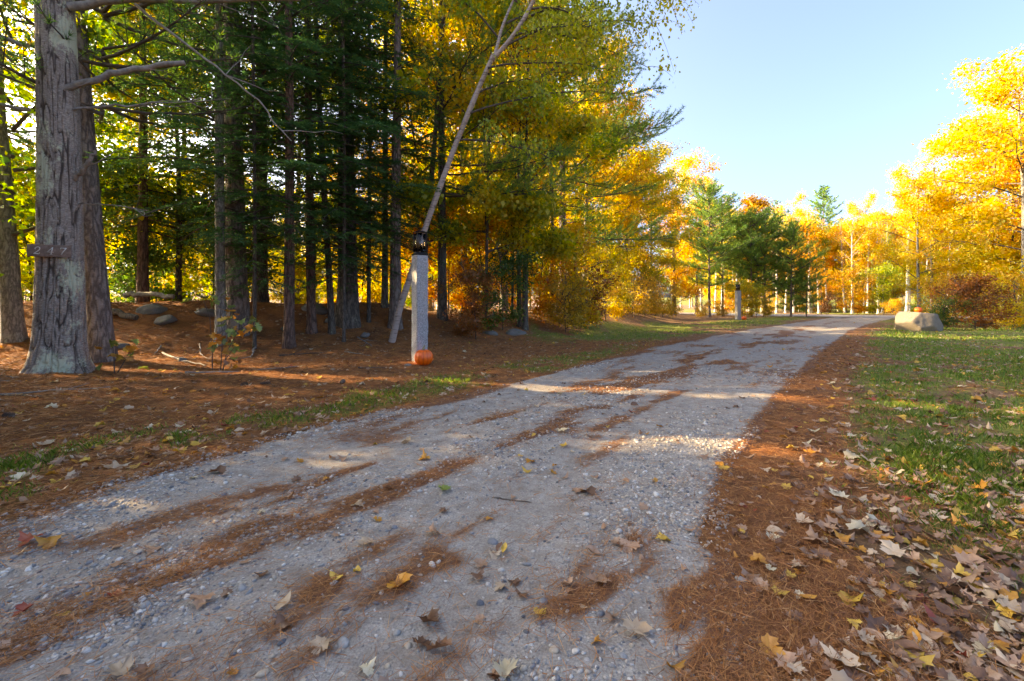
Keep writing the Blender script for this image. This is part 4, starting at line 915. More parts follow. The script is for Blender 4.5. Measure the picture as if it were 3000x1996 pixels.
def pumpkin_mat():
    m, nt, b = mat('pumpkin_skin'); n = noise(nt, coords(nt, (1, 1, .5)), 18, 5, .6); f = attr(nt, 'rib')
    c = ramp(nt, [(.3, (.72, .085, .002)), (.7, (.90, .15, .004))], n); c = mix(nt, math_(nt, 'MULTIPLY', f, .5), c, (.46, .05, .003))
    nt.links.new(c, b.inputs['Base Color']); b.inputs['Roughness'].default_value = .42; return m
PUMP = pumpkin_mat(); STEM = simple('pumpkin_stem', (.10, .085, .035), .8, (.22, .19, .09), 30, .4)
def pumpkin(loc, d, h, label, seed):
    r = rs(seed); nr = 13; nt_ = nr * 8; npz = 26
    th = np.arange(nt_) * 2 * math.pi / nt_; ph = np.linspace(-math.pi / 2 + .02, math.pi / 2 - .02, npz); TH, PH = np.meshgrid(th, ph)
    rib = np.abs(np.sin(TH * nr / 2 + .25 * np.sin(TH * 3 + seed))); groove = (1 - rib) ** 3
    rad = np.cos(PH) ** .75 * (1 - .085 * groove * np.cos(PH) ** .5) * (1 + .03 * np.sin(TH * 2 + seed))
    zz = np.sin(PH) - .16 * np.exp(-(rad / .28) ** 2) * np.sign(np.sin(PH))
    V = np.stack([rad * np.cos(TH) * d / 2, rad * np.sin(TH) * d / 2, (zz + .97) * h / 2], -1).reshape(-1, 3)
    i = np.arange(npz - 1)[:, None] * nt_; j = np.arange(nt_)[None]; k = (j + 1) % nt_
    g = Geo().add(V, np.stack([i + j, i + k, i + nt_ + k, i + nt_ + j], -1).reshape(-1, 4))
    g.add(V[-nt_:], np.array([list(range(nt_))])); g.add(V[:nt_][::-1], np.array([list(range(nt_))]))
    e = empty('pumpkin', loc, label, 'pumpkin', 'pumpkins by the drive', seed)
    me = g.mesh('pumpkin_body', PUMP, True); set_attr(me, 'rib', groove.ravel()); link('body', me, e)
    g = Geo(); P = np.array([(0, 0, .78 * h), (0, 0, .95 * h), (.02 * d, .01, 1.08 * h), (.10 * d, .01, 1.2 * h)]); P = resample(P, 9)
    add_tube(g, P, np.linspace(.075, .04, 9) * d * np.array([1.4, 1.2, 1, 1, 1, 1, 1, 1, 1.15]), 8); link('stem', g.mesh('pumpkin_stem', STEM), e)
pumpkin((-1.40, 7.22, zg1(-1.40, 7.22) - .008), .30, .255, 'large orange pumpkin at the foot of the near granite post', 1)
pumpkin((14.05, 27.55, zg1(14.05, 27.55) - .005), .27, .22, 'pumpkin on the grass beside the distant granite post', 2)

def rock_mesh(name, planes, size, m, seed, n=40, noise_amp=.05, rnd=12):
    th = np.arange(n) * 2 * math.pi / n; ph = np.linspace(-math.pi / 2, math.pi / 2, n // 2 + 1); TH, PH = np.meshgrid(th, ph)
    D = np.stack([np.cos(PH) * np.cos(TH), np.cos(PH) * np.sin(TH), np.sin(PH)], -1)
    acc = np.ones(TH.shape)
    for nv, hgt in planes:
        nv = np.array(nv, float); nv /= np.linalg.norm(nv); acc = acc + (np.maximum(D @ nv, 0) / hgt) ** rnd
    rad = acc ** (-1 / rnd)
    rad = rad * (1 + noise_amp * (fbm(D[..., 0] * 3 + seed, D[..., 1] * 3, D[..., 2] * 3, seed, 5) - .5) * 2)
    V = (D * rad[..., None] * np.array(size)).reshape(-1, 3); i = np.arange(len(ph) - 1)[:, None] * n; j = np.arange(n)[None]; k = (j + 1) % n
    return Geo().add(V, np.stack([i + j, i + k, i + n + k, i + n + j], -1).reshape(-1, 4)).mesh(name, m, False)
def stone_mat(name, a, b_, c_, moss=0):
    m, nt, b = mat(name); P = coords(nt); n1 = noise(nt, P, 60, 5, .75); n2 = noise(nt, coords(nt, (1, 1, 2.5)), 5, 6, .65)
    c = mix(nt, ramp(nt, [(.35, (0, 0, 0)), (.65, (1, 1, 1))], n2), ramp(nt, [(.3, a), (.7, b_)], n1), c_)
    if moss: c = mix(nt, ramp(nt, [(.56, (0, 0, 0)), (.68, (moss, moss, moss))], noise(nt, P, 8, 4)), c, (.10, .11, .05))
    nt.links.new(c, b.inputs['Base Color']); b.inputs['Roughness'].default_value = .9; bump(nt, math_(nt, 'ADD', n1, n2), b, .6, .02); return m
BOULDER = stone_mat('tan_granite', (.12, .095, .07), (.29, .245, .19), (.19, .16, .125)); FIELDSTONE = stone_mat('field_stone', (.09, .08, .07), (.22, .20, .175), (.13, .115, .095), .8)
bx, by = 14.8, 16.5; bz = zg1(bx, by)
o = link('boulder', rock_mesh('boulder', [((.05, 0, 1), .50), ((-.80, -.25, .52), .66), ((-.72, -.38, -.58), .60), ((-.42, -.90, .12), .60), ((.50, -.86, .05), .70), ((.72, -.10, .68), .66), ((-.1, 1, .2), .8), ((.2, 0, -1), .50), ((.9, .2, -.2), .92), ((-.1, -.8, -.6), .62)], (.80, .60, .74), BOULDER, 5, 120, .045, 45), None, (bx, by, bz + .30))
o.rotation_euler = (0, R(4), R(4)); tag(o, 'angular tan boulder at the lawn edge with a pumpkin on top', 'boulder')
bv = np.array([tuple(o.rotation_euler.to_matrix() @ v.co) for v in o.data.vertices]); near = np.hypot(bv[:, 0] + .14, bv[:, 1] + .08) < .09
pumpkin((bx - .14, by - .08, bz + .30 + bv[near, 2].max() - .006), .23, .19, 'small bright pumpkin sitting on top of the boulder', 3)
o = link('field_stone', rock_mesh('pale_stone', [((0, 0, 1), .6), ((-.7, -.5, .3), .7)], (.22, .2, .2), BOULDER, 8, 28, .08, 10), None, (16.0, 17.6, zg1(16, 17.6) + .05)); tag(o, 'small pale stone half hidden behind the boulder', 'stone')

WOOD = simple('weathered_board', (.13, .08, .055), .85, (.26, .17, .125), 25, .5, .004); PALEWOOD = simple('pale_painted_digit', (.50, .45, .37), .8, (.62, .56, .48), 40)
def number_board():
    nrm = np.array([.42, -.907, 0]); tz = zg1(-6.5, 6.5)
    c = np.array([-6.5 + .05 * math.sin(.8) - .02, 6.5 + .03, 0]) + nrm * .300; c[2] = 1.70
    e = empty('number_board', tuple(c), 'weathered wooden board reading 247 nailed to the big pine', 'sign', rz=math.atan2(nrm[1], nrm[0]) + math.pi / 2)
    g = Geo(); box(g, (0, 0, 0), (.455, .024, .165)); ob = link('board', g.mesh('number_board', WOOD), e)
    mo = ob.modifiers.new('edge', 'BEVEL'); mo.width = .004; mo.segments = 2
    H = .098; S = {
     '2': [([(.06, .72), (.10, .86), (.22, .97), (.38, 1.0), (.52, .92), (.58, .77), (.54, .6), (.42, .43), (.24, .24), (.07, .05)], .10), ([(.05, .05), (.30, .06), (.62, .03)], .11), ([(.60, .03), (.66, .2)], .06), ([(.06, .72), (.14, .70)], .11)],
     '4': [([(.50, .98), (.28, .66), (.03, .33)], .06), ([(.02, .32), (.70, .32)], .07), ([(.50, 1.0), (.50, .0)], .11), ([(.36, .02), (.64, .02)], .05)],
     '7': [([(.04, .94), (.66, .94)], .11), ([(.05, .96), (.03, .78)], .05), ([(.64, .94), (.46, .6), (.33, .3), (.27, .0)], .10)]}
    for ch, x0 in (('2', -.165), ('4', -.03), ('7', .10)):
        g = Geo()
        for qi, (pts, w) in enumerate(S[ch]):
            P = np.array(pts) * H; P[:, 0] += .18 * P[:, 1]; w = w * H
            T = norm(np.gradient(P, axis=0)); Nn = np.stack([-T[:, 1], T[:, 0]], 1); A = P + Nn * w / 2; B = P - Nn * w / 2; k = len(P); y0, y1 = -.012, -.0165 - qi * .0004
            V = np.concatenate([np.stack([A[:, 0], A[:, 0] * 0 + y1, A[:, 1]], 1), np.stack([B[:, 0], B[:, 0] * 0 + y1, B[:, 1]], 1), np.stack([A[:, 0], A[:, 0] * 0 + y0, A[:, 1]], 1), np.stack([B[:, 0], B[:, 0] * 0 + y0, B[:, 1]], 1)])
            F = []
            for a in range(k - 1): F += [[a, a + 1, k + a + 1, k + a], [a, 2 * k + a, 2 * k + a + 1, a + 1], [k + a, k + a + 1, 3 * k + a + 1, 3 * k + a]]
            F += [[0, k, 3 * k, 2 * k], [k - 1, 3 * k - 1, 4 * k - 1, 2 * k - 1]]
            g.add(V, F)
        link('digit', g.mesh('digit', PALEWOOD), e, (x0, 0, -.05))
number_board()

# ------------------------------------------------------------------ bank stones, log, sticks, cones
r = rs(101)
STONES = [(-8.9, 9.6, .26, 'flat mossy stone on the bank beside the fallen log'), (-7.7, 9.75, .30, 'large grey wall stone below the lit straw'), (-7.2, 9.5, .24, 'rounded stone leaning on the large wall stone'), (-8.35, 8.6, .13, 'pale stone low on the bank right of the number tree'), (-6.6, 9.9, .2, 'buried wall stone left of the slim lichen trunk'),
 (-4.9, 9.9, .17, 'small stone behind the reddish hemlock'), (-4.7, 10.8, .24, 'stone between the hemlock trunks'), (-4.1, 10.6, .2, 'wall stone by the thin leaning hemlock'), (-3.3, 10.2, .16, 'stone near the thickest dark trunk'),  (-.6, 11.9, .2, 'dark wall stone under the brush beyond the post'), (.1, 12.3, .25, 'wall stone at the foot of the thin poles'), (-5.5, 7.6, .10, 'small stone on the straw before the oak sapling'), (-2.6, 6.6, .06, 'cream pebble on the straw left of the post'), (-1.62, 7.08, .055, 'white pebble beside the near pumpkin'), (-7.0, 8.1, .15, 'mossy stone at the foot of the second trunk')]
for k, (x, y, s, lab) in enumerate(STONES):
    pl = [(rand_dirs(r, 1)[0], r.uniform(.6, .85)) for _ in range(7)]
    o = link('field_stone', rock_mesh('field_stone', pl, (s * r.uniform(1, 1.5), s * r.uniform(.8, 1.1), s * r.uniform(.55, .8)), BOULDER if 'pale' in lab or 'cream' in lab or 'white' in lab else FIELDSTONE, k + 20, 30, .2, 14), None, (x, y, zg1(x, y) + s * -.14)); o.rotation_euler = (0, 0, k)
    tag(o, lab, 'stone', 'stones along the bank')
def stick(name, pts, r0, r1, m, lab, grp, lift=.012, twigs=0):
    P = np.array([(x, y, zg1(x, y) + lift + (q[2] if len(q) > 2 else 0)) for q in pts for x, y in [q[:2]]]); P = resample(P, 12)
    P[:, 2] = np.maximum(P[:, 2], zg(P[:, 0], P[:, 1]) + r1); P = P + r.normal(size=P.shape) * r0 * .35; b = P[0].copy()
    g = Geo(); add_tube(g, P - b, np.linspace(r0, r1, 12), 7)
    e = empty(name, tuple(b), lab, 'log' if 'log' in name else 'stick', grp); link('stem', g.mesh(name, m, True), e)
    for k in range(twigs):
        s = r.integers(3, 11); d = norm((P[-1] - P[0]) / np.linalg.norm(P[-1] - P[0]) + rand_dirs(r, 1)[0] * np.array([1, 1, .25])); L = r.uniform(.15, .4); q = np.linspace(0, 1, 4)[:, None]
        g = Geo(); add_tube(g, P[s] - b + d * L * q, np.linspace(r1, .002, 4), 4); link('twig', g.mesh('twig', m, True), e)
stick('fallen_log', [(-9.4, 9.3, .06), (-8.4, 9.35, .05), (-7.6, 9.2, .03)], .085, .06, BARK_DARK, 'dark fallen log lying on the bank behind the number tree', 'fallen wood', .06)
stick('fallen_log', [(-8.6, 10.1, .12), (-8.0, 10.15, .14), (-7.5, 10.05, .1)], .06, .05, DEADWOOD, 'pale broken log on top of the bank ridge', 'fallen wood', .06)
for pts, r0, lab, m, tw in [
 ([(-4.5, 6.25), (-3.9, 6.55), (-3.25, 6.95)], .014, 'long pale stick lying on the straw below the oak sapling', DEADWOOD, 0), ([(-6.15, 8.0), (-5.5, 7.55), (-4.85, 7.2)], .02, 'grey branch lying behind the oak sapling', DEADWOOD, 2),
 ([(-6.0, 4.75), (-5.2, 5.0), (-4.55, 5.15)], .012, 'grey stick on the straw near the left grass verge', DEADWOOD, 1), ([(-5.6, 4.9), (-4.9, 4.75)], .008, 'thin twig beside the left verge stick', TWIG, 1),
 ([(-7.0, 6.0), (-6.3, 5.75)], .009, 'short pale stick below the number tree', DEADWOOD, 0), ([(-7.2, 5.4), (-6.0, 5.7)], .014, 'stick pointing at the foot of the number tree', DEADWOOD, 1),
 ([(-5.9, 8.6, .02), (-5.6, 8.2), (-5.3, 7.9)], .012, 'forked stick between sapling and lichen trunk', DEADWOOD, 2), ([(-6.4, 8.3), (-6.2, 7.9)], .012, 'short upright-leaning stick on the bank slope', DEADWOOD, 0),
 ([(-5.0, 8.9), (-4.75, 8.3), (-4.6, 8.0)], .02, 'bent grey branch at the foot of the reddish hemlock', DEADWOOD, 2), ([(-4.3, 8.4), (-3.5, 8.6)], .014, 'thin branch lying right of the reddish hemlock', TWIG, 2),
 ([(-3.2, 8.7), (-2.6, 8.3)], .012, 'stick near the birch foot', DEADWOOD, 0), ([(-2.2, 6.5), (-1.9, 6.7)], .009, 'short twig left of the near pumpkin', TWIG, 0), ([(.62, 3.5), (.74, 3.62), (.86, 3.58)], .006, 'dark curved twig lying on the gravel', TWIG, 0),
 ([(-.1, 2.28), (.1, 2.24)], .005, 'tiny bark strip on the gravel middle', TWIG, 0), ([(-3.4, 10.0), (-2.9, 9.4)], .016, 'branch lying uphill of the birch foot', DEADWOOD, 2)]:
    stick('fallen_stick', pts, r0, r0 * .5, m, lab, 'sticks on the pine straw', .012, tw)
CONE = simple('pine_cone', (.06, .038, .026), .85, (.20, .14, .10), 60)
def cone_mesh():
    g = Geo(); rr = rs(7)
    for k in range(54):
        t = k / 54; az = k * 2.4; rad = .018 * math.sin(math.pi * (.1 + .85 * t)) ** .7; c = np.array([math.cos(az) * rad, math.sin(az) * rad, .11 * t]); d = norm(np.array([math.cos(az), math.sin(az), .5]))
        s = np.cross(d, [0, 0, 1.]); s = s / np.linalg.norm(s); L, w = .014, .012
        g.add([c - s * w * .4 - d * .01, c + s * w * .4 - d * .01, c + s * w * .6 + d * L * .6, c + d * L + np.array([0, 0, .003]), c - s * w * .6 + d * L * .6], [[0, 1, 2, 3, 4]], rr.uniform())
    add_tube(g, [(0, 0, 0), (0, 0, .1)], [.012, .004], 6); return g.mesh('pine_cone', CONE)
cm = cone_mesh()
for k, (x, y, lab) in enumerate([(-3.2, 5.5, 'pine cone pair member nearer the long pale stick'), (-3.02, 5.46, 'pine cone right beside another cone on the straw'), (-6.3, 5.05, 'pine cone on straw left below the number tree'), (-7.1, 5.5, 'pine cone at the left edge straw'), (-4.3, 3.85, 'pine cone in the left grass verge'), (-2.1, 5.6, 'pine cone lying left of the near post')]):
    o = link('pine_cone', cm, None, (x, y, zg1(x, y) + .022)); o.rotation_euler = (R(86), 0, k * 1.9); tag(o, lab, 'pine cone', 'pine cones on the straw')

# ------------------------------------------------------------------ leaf shapes
MAPLE = [(0, 0), (.20, -.10), (.23, .03), (.50, .08), (.40, .20), (.56, .52), (.42, .48), (.36, .60), (.19, .47), (.24, .78), (.13, .75)]
OAK = [(0, 0), (.06, .1), (.22, .14), (.12, .27), (.31, .38), (.16, .47), (.35, .62), (.19, .69), (.22, .85), (.09, .88)]
OVAL = [(0, 0), (.14, .10), (.25, .30), (.26, .52), (.18, .76), (.08, .9)]
def leaf_shape(half):
    h = np.array(half, float); P = np.concatenate([h, [[0, 1]], h[1:][::-1] * np.array([-1, 1])]); n = len(P)
    V = np.concatenate([P, [[0, .34]]]) - np.array([0, .4])
    return V, np.array([[i, (i + 1) % n, n] for i in range(n)])
SHAPES = {'maple': leaf_shape(MAPLE), 'oak': leaf_shape(OAK), 'oval': leaf_shape(OVAL)}
def leaf_V(shape, curl, cup, rr):
    V, F = SHAPES[shape]; x, y = V[:, 0], V[:, 1]
    z = curl * (y ** 2) * 1.2 + cup * np.abs(x) * .8 + .22 * (vnoise(x * 5 + rr, y * 5, seed=int(rr * 10) + 3) - .5)
    return np.stack([x, y, z - z.min() * .5], 1), F
DRY = {'buff': [(.48, .33, .20), (.62, .46, .30)], 'tan': [(.35, .19, .105), (.48, .30, .185)], 'yellow': [(.60, .34, .04), (.72, .46, .08)], 'orange': [(.50, .19, .02), (.62, .30, .04)], 'red': [(.28, .045, .025), (.42, .09, .04)], 'brown': [(.13, .06, .03), (.25, .125, .065)], 'cream': [(.58, .47, .28), (.68, .57, .38)], 'green': [(.11, .17, .03), (.26, .28, .05)]}
def dry_mat(k):
    a, b = DRY[k]; m = bpy.data.materials.new('fallen_leaf_' + k); m.use_nodes = True; nt = m.node_tree; nt.nodes.remove(nt.nodes['Principled BSDF'])
    P = coords(nt); n = noise(nt, P, 3.2, 4, .6); c = ramp(nt, [(.3, a), (.7, b)], n)
    rad = nd(nt, 'TexWave', wave_type='BANDS'); rad.inputs['Scale'].default_value = 4; rad.inputs['Distortion'].default_value = 1; nt.links.new(P, rad.inputs['Vector'])
    c = mix(nt, math_(nt, 'MULTIPLY', rad.outputs[1], .07), c, tuple(q * .55 for q in a))
    oi = nd(nt, 'ObjectInfo'); hs = nd(nt, 'HueSaturation'); nt.links.new(c, hs.inputs['Color']); nt.links.new(math_(nt, 'ADD', math_(nt, 'MULTIPLY', oi.outputs['Random'], .5), .72), hs.inputs['Value'])
    d = nd(nt, 'BsdfDiffuse'); t = nd(nt, 'BsdfTranslucent'); gl = nd(nt, 'BsdfGlossy'); gl.inputs['Roughness'].default_value = .45; ms = nd(nt, 'MixShader', i_0=.25); m2 = nd(nt, 'MixShader', i_0=.05)
    nt.links.new(hs.outputs[0], d.inputs[0]); nt.links.new(hs.outputs[0], t.inputs[0]); nt.links.new(d.outputs[0], ms.inputs[1]); nt.links.new(t.outputs[0], ms.inputs[2]); nt.links.new(ms.outputs[0], m2.inputs[1]); nt.links.new(gl.outputs[0], m2.inputs[2])
    nt.links.new(m2.outputs[0], [q for q in nt.nodes if q.type == 'OUTPUT_MATERIAL'][0].inputs[0]); return m
DRYM = {k: dry_mat(k) for k in DRY}
LM = {}
def leaf_mesh(shape, col, v):
    if (shape, col, v) not in LM:
        V, F = leaf_V(shape, [.45, -.5, .9, .15][v], [.3, .4, -.35, .8][v], v * 1.7 + len(col)); g = Geo().add(V, F)
        a, b = V[0] + np.array([0, 0, .004]), V[0] + np.array([.05, -.45, .05]); add_tube(g, np.linspace(a, b, 4), [.014, .012, .01, .012], 3)
        LM[(shape, col, v)] = g.mesh(shape + '_leaf', DRYM[col])
    return LM[(shape, col, v)]

# saplings with large separate leaves
def sapling(name, label, base, stems, leaves, size, seed):
    rr = rs(seed); bz_ = zg1(*base); e = empty(name, (base[0], base[1], bz_), label, 'sapling')
    ends = []
    for P in stems:
        P = resample(np.array(P, float), 10); g = Geo(); add_tube(g, P, np.linspace(.009, .003, 10), 6); link('stem', g.mesh('sapling_stem', TWIG, True), e); ends.append(P)
    for (x, y, z, col, shape) in leaves:
        p = np.array([x, y, z]); o = link('leaf', leaf_mesh(shape, col, int(rr.integers(0, 4))), e, tuple(p)); s = size * rr.uniform(.75, 1.25); o.scale = (s, s, s)
        o.rotation_euler = (rr.uniform(-1.3, -.2), rr.uniform(-.6, .6), rr.uniform(-1.2, 1.2) + math.pi * (rr.uniform() < .5))
        best = min((np.linalg.norm(q - p), tuple(q)) for P in ends for q in P[3:])
        if best[0] > .03:
            g = Geo(); add_tube(g, np.linspace(np.array(best[1]), p, 4) + np.array([[0, 0, 0], [0, 0, .01], [0, 0, .012], [0, 0, 0]]), .0022, 3); link('twig', g.mesh('leaf_twig', TWIG), e)
rr = rs(8)
oak_leaves = []
for (cx, cz, n_, cols) in [(-.28, 1.12, 6, ['green', 'green', 'yellow']), (.02, 1.12, 6, ['green', 'green', 'yellow', 'orange']), (.05, .82, 7, ['green', 'yellow', 'orange']), (.28, .62, 9, ['green', 'yellow', 'green', 'orange']), (.0, .42, 8, ['yellow', 'green', 'orange']), (.22, .30, 7, ['yellow', 'orange', 'green']), (.45, .72, 5, ['green', 'green']), (.12, .12, 6, ['brown', 'orange', 'brown'])]:
    for _ in range(n_): oak_leaves.append((cx + rr.normal() * .09, rr.normal() * .10, cz + rr.normal() * .06, cols[rr.integers(0, len(cols))], 'oak' if rr.uniform() < .75 else 'maple'))
sapling('oak_sapling', 'oak sapling with large green to orange leaves between the number tree and the post', (-4.42, 6.9), [[(-.12, 0, -.03), (-.13, 0, .4), (-.16, 0, .8), (-.28, 0, 1.15)], [(0, 0, -.03), (.02, .02, .5), (.0, 0, .9), (.02, 0, 1.15)], [(.03, 0, -.03), (.10, 0, .3), (.28, 0, .62), (.45, 0, .75)], [(.02, 0, -.03), (.12, -.05, .2), (.22, -.05, .34)]], oak_leaves, .15, 3)
ml = [(rr.uniform(-.16, .34), rr.normal() * .06, z, c, 'maple') for z, c in [(.46, 'green'), (.44, 'green'), (.42, 'yellow'), (.36, 'orange'), (.37, 'orange'), (.34, 'yellow'), (.26, 'orange'), (.28, 'green'), (.22, 'orange'), (.24, 'yellow'), (.1, 'green'), (.06, 'green')]]
sapling('maple_sapling', 'small maple seedling with orange and green leaves beside the number tree', (-5.72, 6.55), [[(0, 0, -.03), (-.01, 0, .25), (-.03, 0, .48)], [(.02, 0, -.02), (.14, 0, .18), (.26, 0, .4)]], ml, .12, 4)

# ------------------------------------------------------------------ litter, straw, grass, gravel
def scatter(n, x0, x1, y0, y1, seed, fall=1.0):
    """random ground points, denser near the drive's mouth"""
    rr = rs(seed); u = rr.uniform(size=n); y = y0 * (y1 / y0) ** u if fall else rr.uniform(y0, y1, n)
    w = np.minimum(1.5 * y + .9, 60); x = rr.uniform(-1, 1, n) * w
    k = (x > x0) & (x < x1); return x[k], y[k], rr
def gz(x, y):
    L, Rr = xl(y), xr(y); on = (x > L) & (x < Rr) & (y < 33); return zg(x, y) + np.where(on, .012, 0)
def rotmat(a, b, c):
    ca, sa, cb, sb, cc, sn = np.cos(a), np.sin(a), np.cos(b), np.sin(b), np.cos(c), np.sin(c)
    z = np.zeros_like(ca); o = z + 1
    Rx = np.stack([o, z, z, z, ca, -sa, z, sa, ca], -1).reshape(-1, 3, 3); Ry = np.stack([cb, z, sb, z, o, z, -sb, z, cb], -1).reshape(-1, 3, 3); Rz = np.stack([cc, -sn, z, sn, cc, z, z, z, o], -1).reshape(-1, 3, 3)
    return Rz @ Ry @ Rx
# fallen leaves
x, y, rr = scatter(98000, -14, 24, 1.0, 26, 201)
L, Rr = xl(y), xr(y); offl, offr = L - x, x - Rr
n_ = fbm(x * .9, y * .9, seed=61, oct=3)
dens = np.where(offr > 0, sstep(-.3, .9, offr) * (.45 + .9 * sstep(.42, .62, n_)) * (.62 + .38 * sstep(3.6, 1.6, y)), np.where(offl > 0, .19 + .28 * np.exp(-((offl - .7) / .6) ** 2), .016))
k = rr.uniform(size=len(x)) < np.clip(dens, 0, 1) * np.where(y < 2.6, .44, .66)
x, y, offl, offr = x[k], y[k], offl[k], offr[k]; n = len(x)
s = .026 + .05 * rr.beta(1.5, 2.2, n); big = rr.uniform(size=n) < .07; s = np.where(big, rr.uniform(.07, .095, n), s)
cols = np.array(['tan', 'buff', 'brown', 'cream', 'yellow', 'orange', 'red']); ci = rr.choice(7, n, p=[.36, .13, .26, .04, .08, .11, .02]); ci = np.where(big, rr.choice(7, n, p=[.24, .25, .10, .12, .13, .14, .02]), ci)
sh = np.array(['maple', 'oak', 'oval'])[rr.choice(3, n, p=[.62, .12, .26])]
yaw = rr.uniform(0, 6.28, n); pa, pb = rr.normal(size=n) * .2, rr.normal(size=n) * .2
z = gz(x, y) + .002 + .06 * s + rr.uniform(-.004, .014, n) * (offr > 0)
score = s / np.hypot(x, y) * (np.abs(x) < 1.15 * y) * (y > 1.12)
order = np.argsort(-score); ind = order[:300]; rest = order[300:]
PLACE = lambda q: 'on the gravel drive' if offr[q] <= 0 and offl[q] <= 0 else (('on roadside straw' if offr[q] < .8 else 'on the lawn') if offr[q] > 0 else 'on the far verge')
CW = {'tan': 'dull tan', 'buff': 'pale buff', 'brown': 'dark brown', 'cream': 'cream-coloured', 'yellow': 'yellow', 'orange': 'orange', 'red': 'red', 'green': 'green'}
LEAFS = []
TIP = lambda c: ['right', 'away', 'left', 'near'][int(((c + math.pi / 2 + math.pi / 4) % (2 * math.pi)) // (math.pi / 2))]
def drop_leaf(x_, y_, z_, s_, col, shape, a, b, c, v, place, big_):
    o = link('fallen_leaf', leaf_mesh(shape, col, v), None, (x_, y_, z_)); o.scale = (s_, s_, s_); o.rotation_euler = (a, b, c)
    tag(o, '%s %s %s %s leaf, tip pointing %s, %s' % (['flat', 'domed', 'upcurled', 'folded'][v], 'large' if big_ else 'small', CW[col], shape, TIP(c), place), 'leaf', 'fallen leaves'); LEAFS.append(o)
for q in ind: drop_leaf(x[q], y[q], z[q], s[q], cols[ci[q]], sh[q], pa[q], pb[q], yaw[q], int(rr.integers(0, 4)), PLACE(q), s[q] > .07)
for (x_, y_, s_, col, shape, v, lab) in [(-.21, 1.27, .09, 'brown', 'oak', 3, ''), (-.25, 1.38, .07, 'brown', 'maple', 3, ''), (-.12, 1.62, .055, 'brown', 'maple', 2, ''), (-.05, 1.80, .05, 'brown', 'oval', 3, ''), (-.03, 1.79, .05, 'yellow', 'oval', 3, ''), (-.35, 2.33, .07, 'green', 'maple', 0, ''), (-1.0, 1.46, .075, 'tan', 'maple', 1, ''), (-.72, 1.43, .07, 'buff', 'oval', 0, ''), (.36, 1.32, .085, 'buff', 'maple', 0, ''), (-1.95, 1.84, .085, 'red', 'maple', 2, ''), (-1.86, 1.83, .08, 'orange', 'maple', 2, '')]:
    drop_leaf(x_, y_, float(gz(np.array([x_]), np.array([y_]))[0]) + .012, s_, col, shape, .3 if v == 3 else .05, -.2, x_ * 9, v, 'on the gravel drive', s_ > .075)
same = {}
for o in LEAFS: same.setdefault(o['label'], []).append(o)
for lab, objs in same.items():
    if len(objs) > 1:
        for k, o in enumerate(sorted(objs, key=lambda q: q.location.x / q.location.y)): o['label'] = lab + ', %s from left' % ORD[k]
def merged_leaves(name, sel, label):
    g = Geo(); keys = list(DRY)
    Rm = rotmat(pa[sel], pb[sel], yaw[sel])
    for shp in SHAPES:
        for v in range(3):
            for c_i, cn in enumerate(cols):
                m_ = (sh[sel] == shp) & (ci[sel] == c_i) & (np.arange(len(sel)) % 3 == v)
                if not m_.any(): continue
                V0, F0 = leaf_V(shp, [.45, -.5, .9][v], [.3, .4, -.35][v], v * 1.7 + c_i); S_ = s[sel][m_]; T_ = np.stack([x[sel][m_], y[sel][m_], z[sel][m_]], 1)
                V = np.einsum('nij,kj->nki', Rm[m_], V0) * S_[:, None, None] + T_[:, None]; kk = len(V0)
                g.add(V.reshape(-1, 3), (F0[None] + (np.arange(len(S_)) * kk)[:, None, None]).reshape(-1, 3), .5, c_i)
    o = link(name, g.mesh(name, [DRYM[c] for c in cols])); tag(o, label, 'leaves', kind='stuff')
merged_leaves('fallen_leaves', rest, 'carpet of small dry leaves over the lawn and verge')

# pine straw
STRAW = leaf_mat('pine_straw', [(0, (.11, .045, .02)), (.35, (.28, .105, .034)), (.7, (.44, .185, .055)), (1, (.58, .32, .13))], .15)
x, y, rr = scatter(640000, -13, 9, .95, 12, 211)
k = rr.uniform(size=len(x)) < straw_w(x, y) ** 1.3 * .62 * np.where(x > xr(y), .9, 1); x, y = x[k], y[k]; n = len(x)
d = np.hypot(x, y); Ln = rr.uniform(.05, .11, n); w = np.maximum(.0013, d * .0006)
az = rr.uniform(0, 6.28, n); az = np.where(rr.uniform(size=n) < .35, 1.0 + rr.normal(size=n) * .35, az); el = rr.normal(size=n) * .12
D = np.stack([np.cos(az) * np.cos(el), np.sin(az) * np.cos(el), np.sin(el)], 1); S = np.stack([-np.sin(az), np.cos(az), rr.normal(size=n) * .5], 1)
C = np.stack([x, y, gz(x, y) + .004 + rr.uniform(0, .012, n) + .010 * (rr.uniform(size=n) < .25) * (x > xr(y))], 1); Lc, Wc = Ln[:, None] / 2, w[:, None] / 2
bendv = np.array([0, 0, 1.]) * 0
V = np.stack([C - D * Lc - S * Wc * 1.3, C - D * Lc + S * Wc * 1.3, C + D * Lc], 1).reshape(-1, 3)
o = link('pine_straw', Geo().add(V, np.arange(n * 3).reshape(n, 3), np.clip(rr.beta(2, 2.2, n), 0, 1)).mesh('pine_straw', STRAW)); tag(o, 'rust-brown fallen pine needles strewn over verge and gravel', 'pine straw', kind='stuff')
print('straw', n)
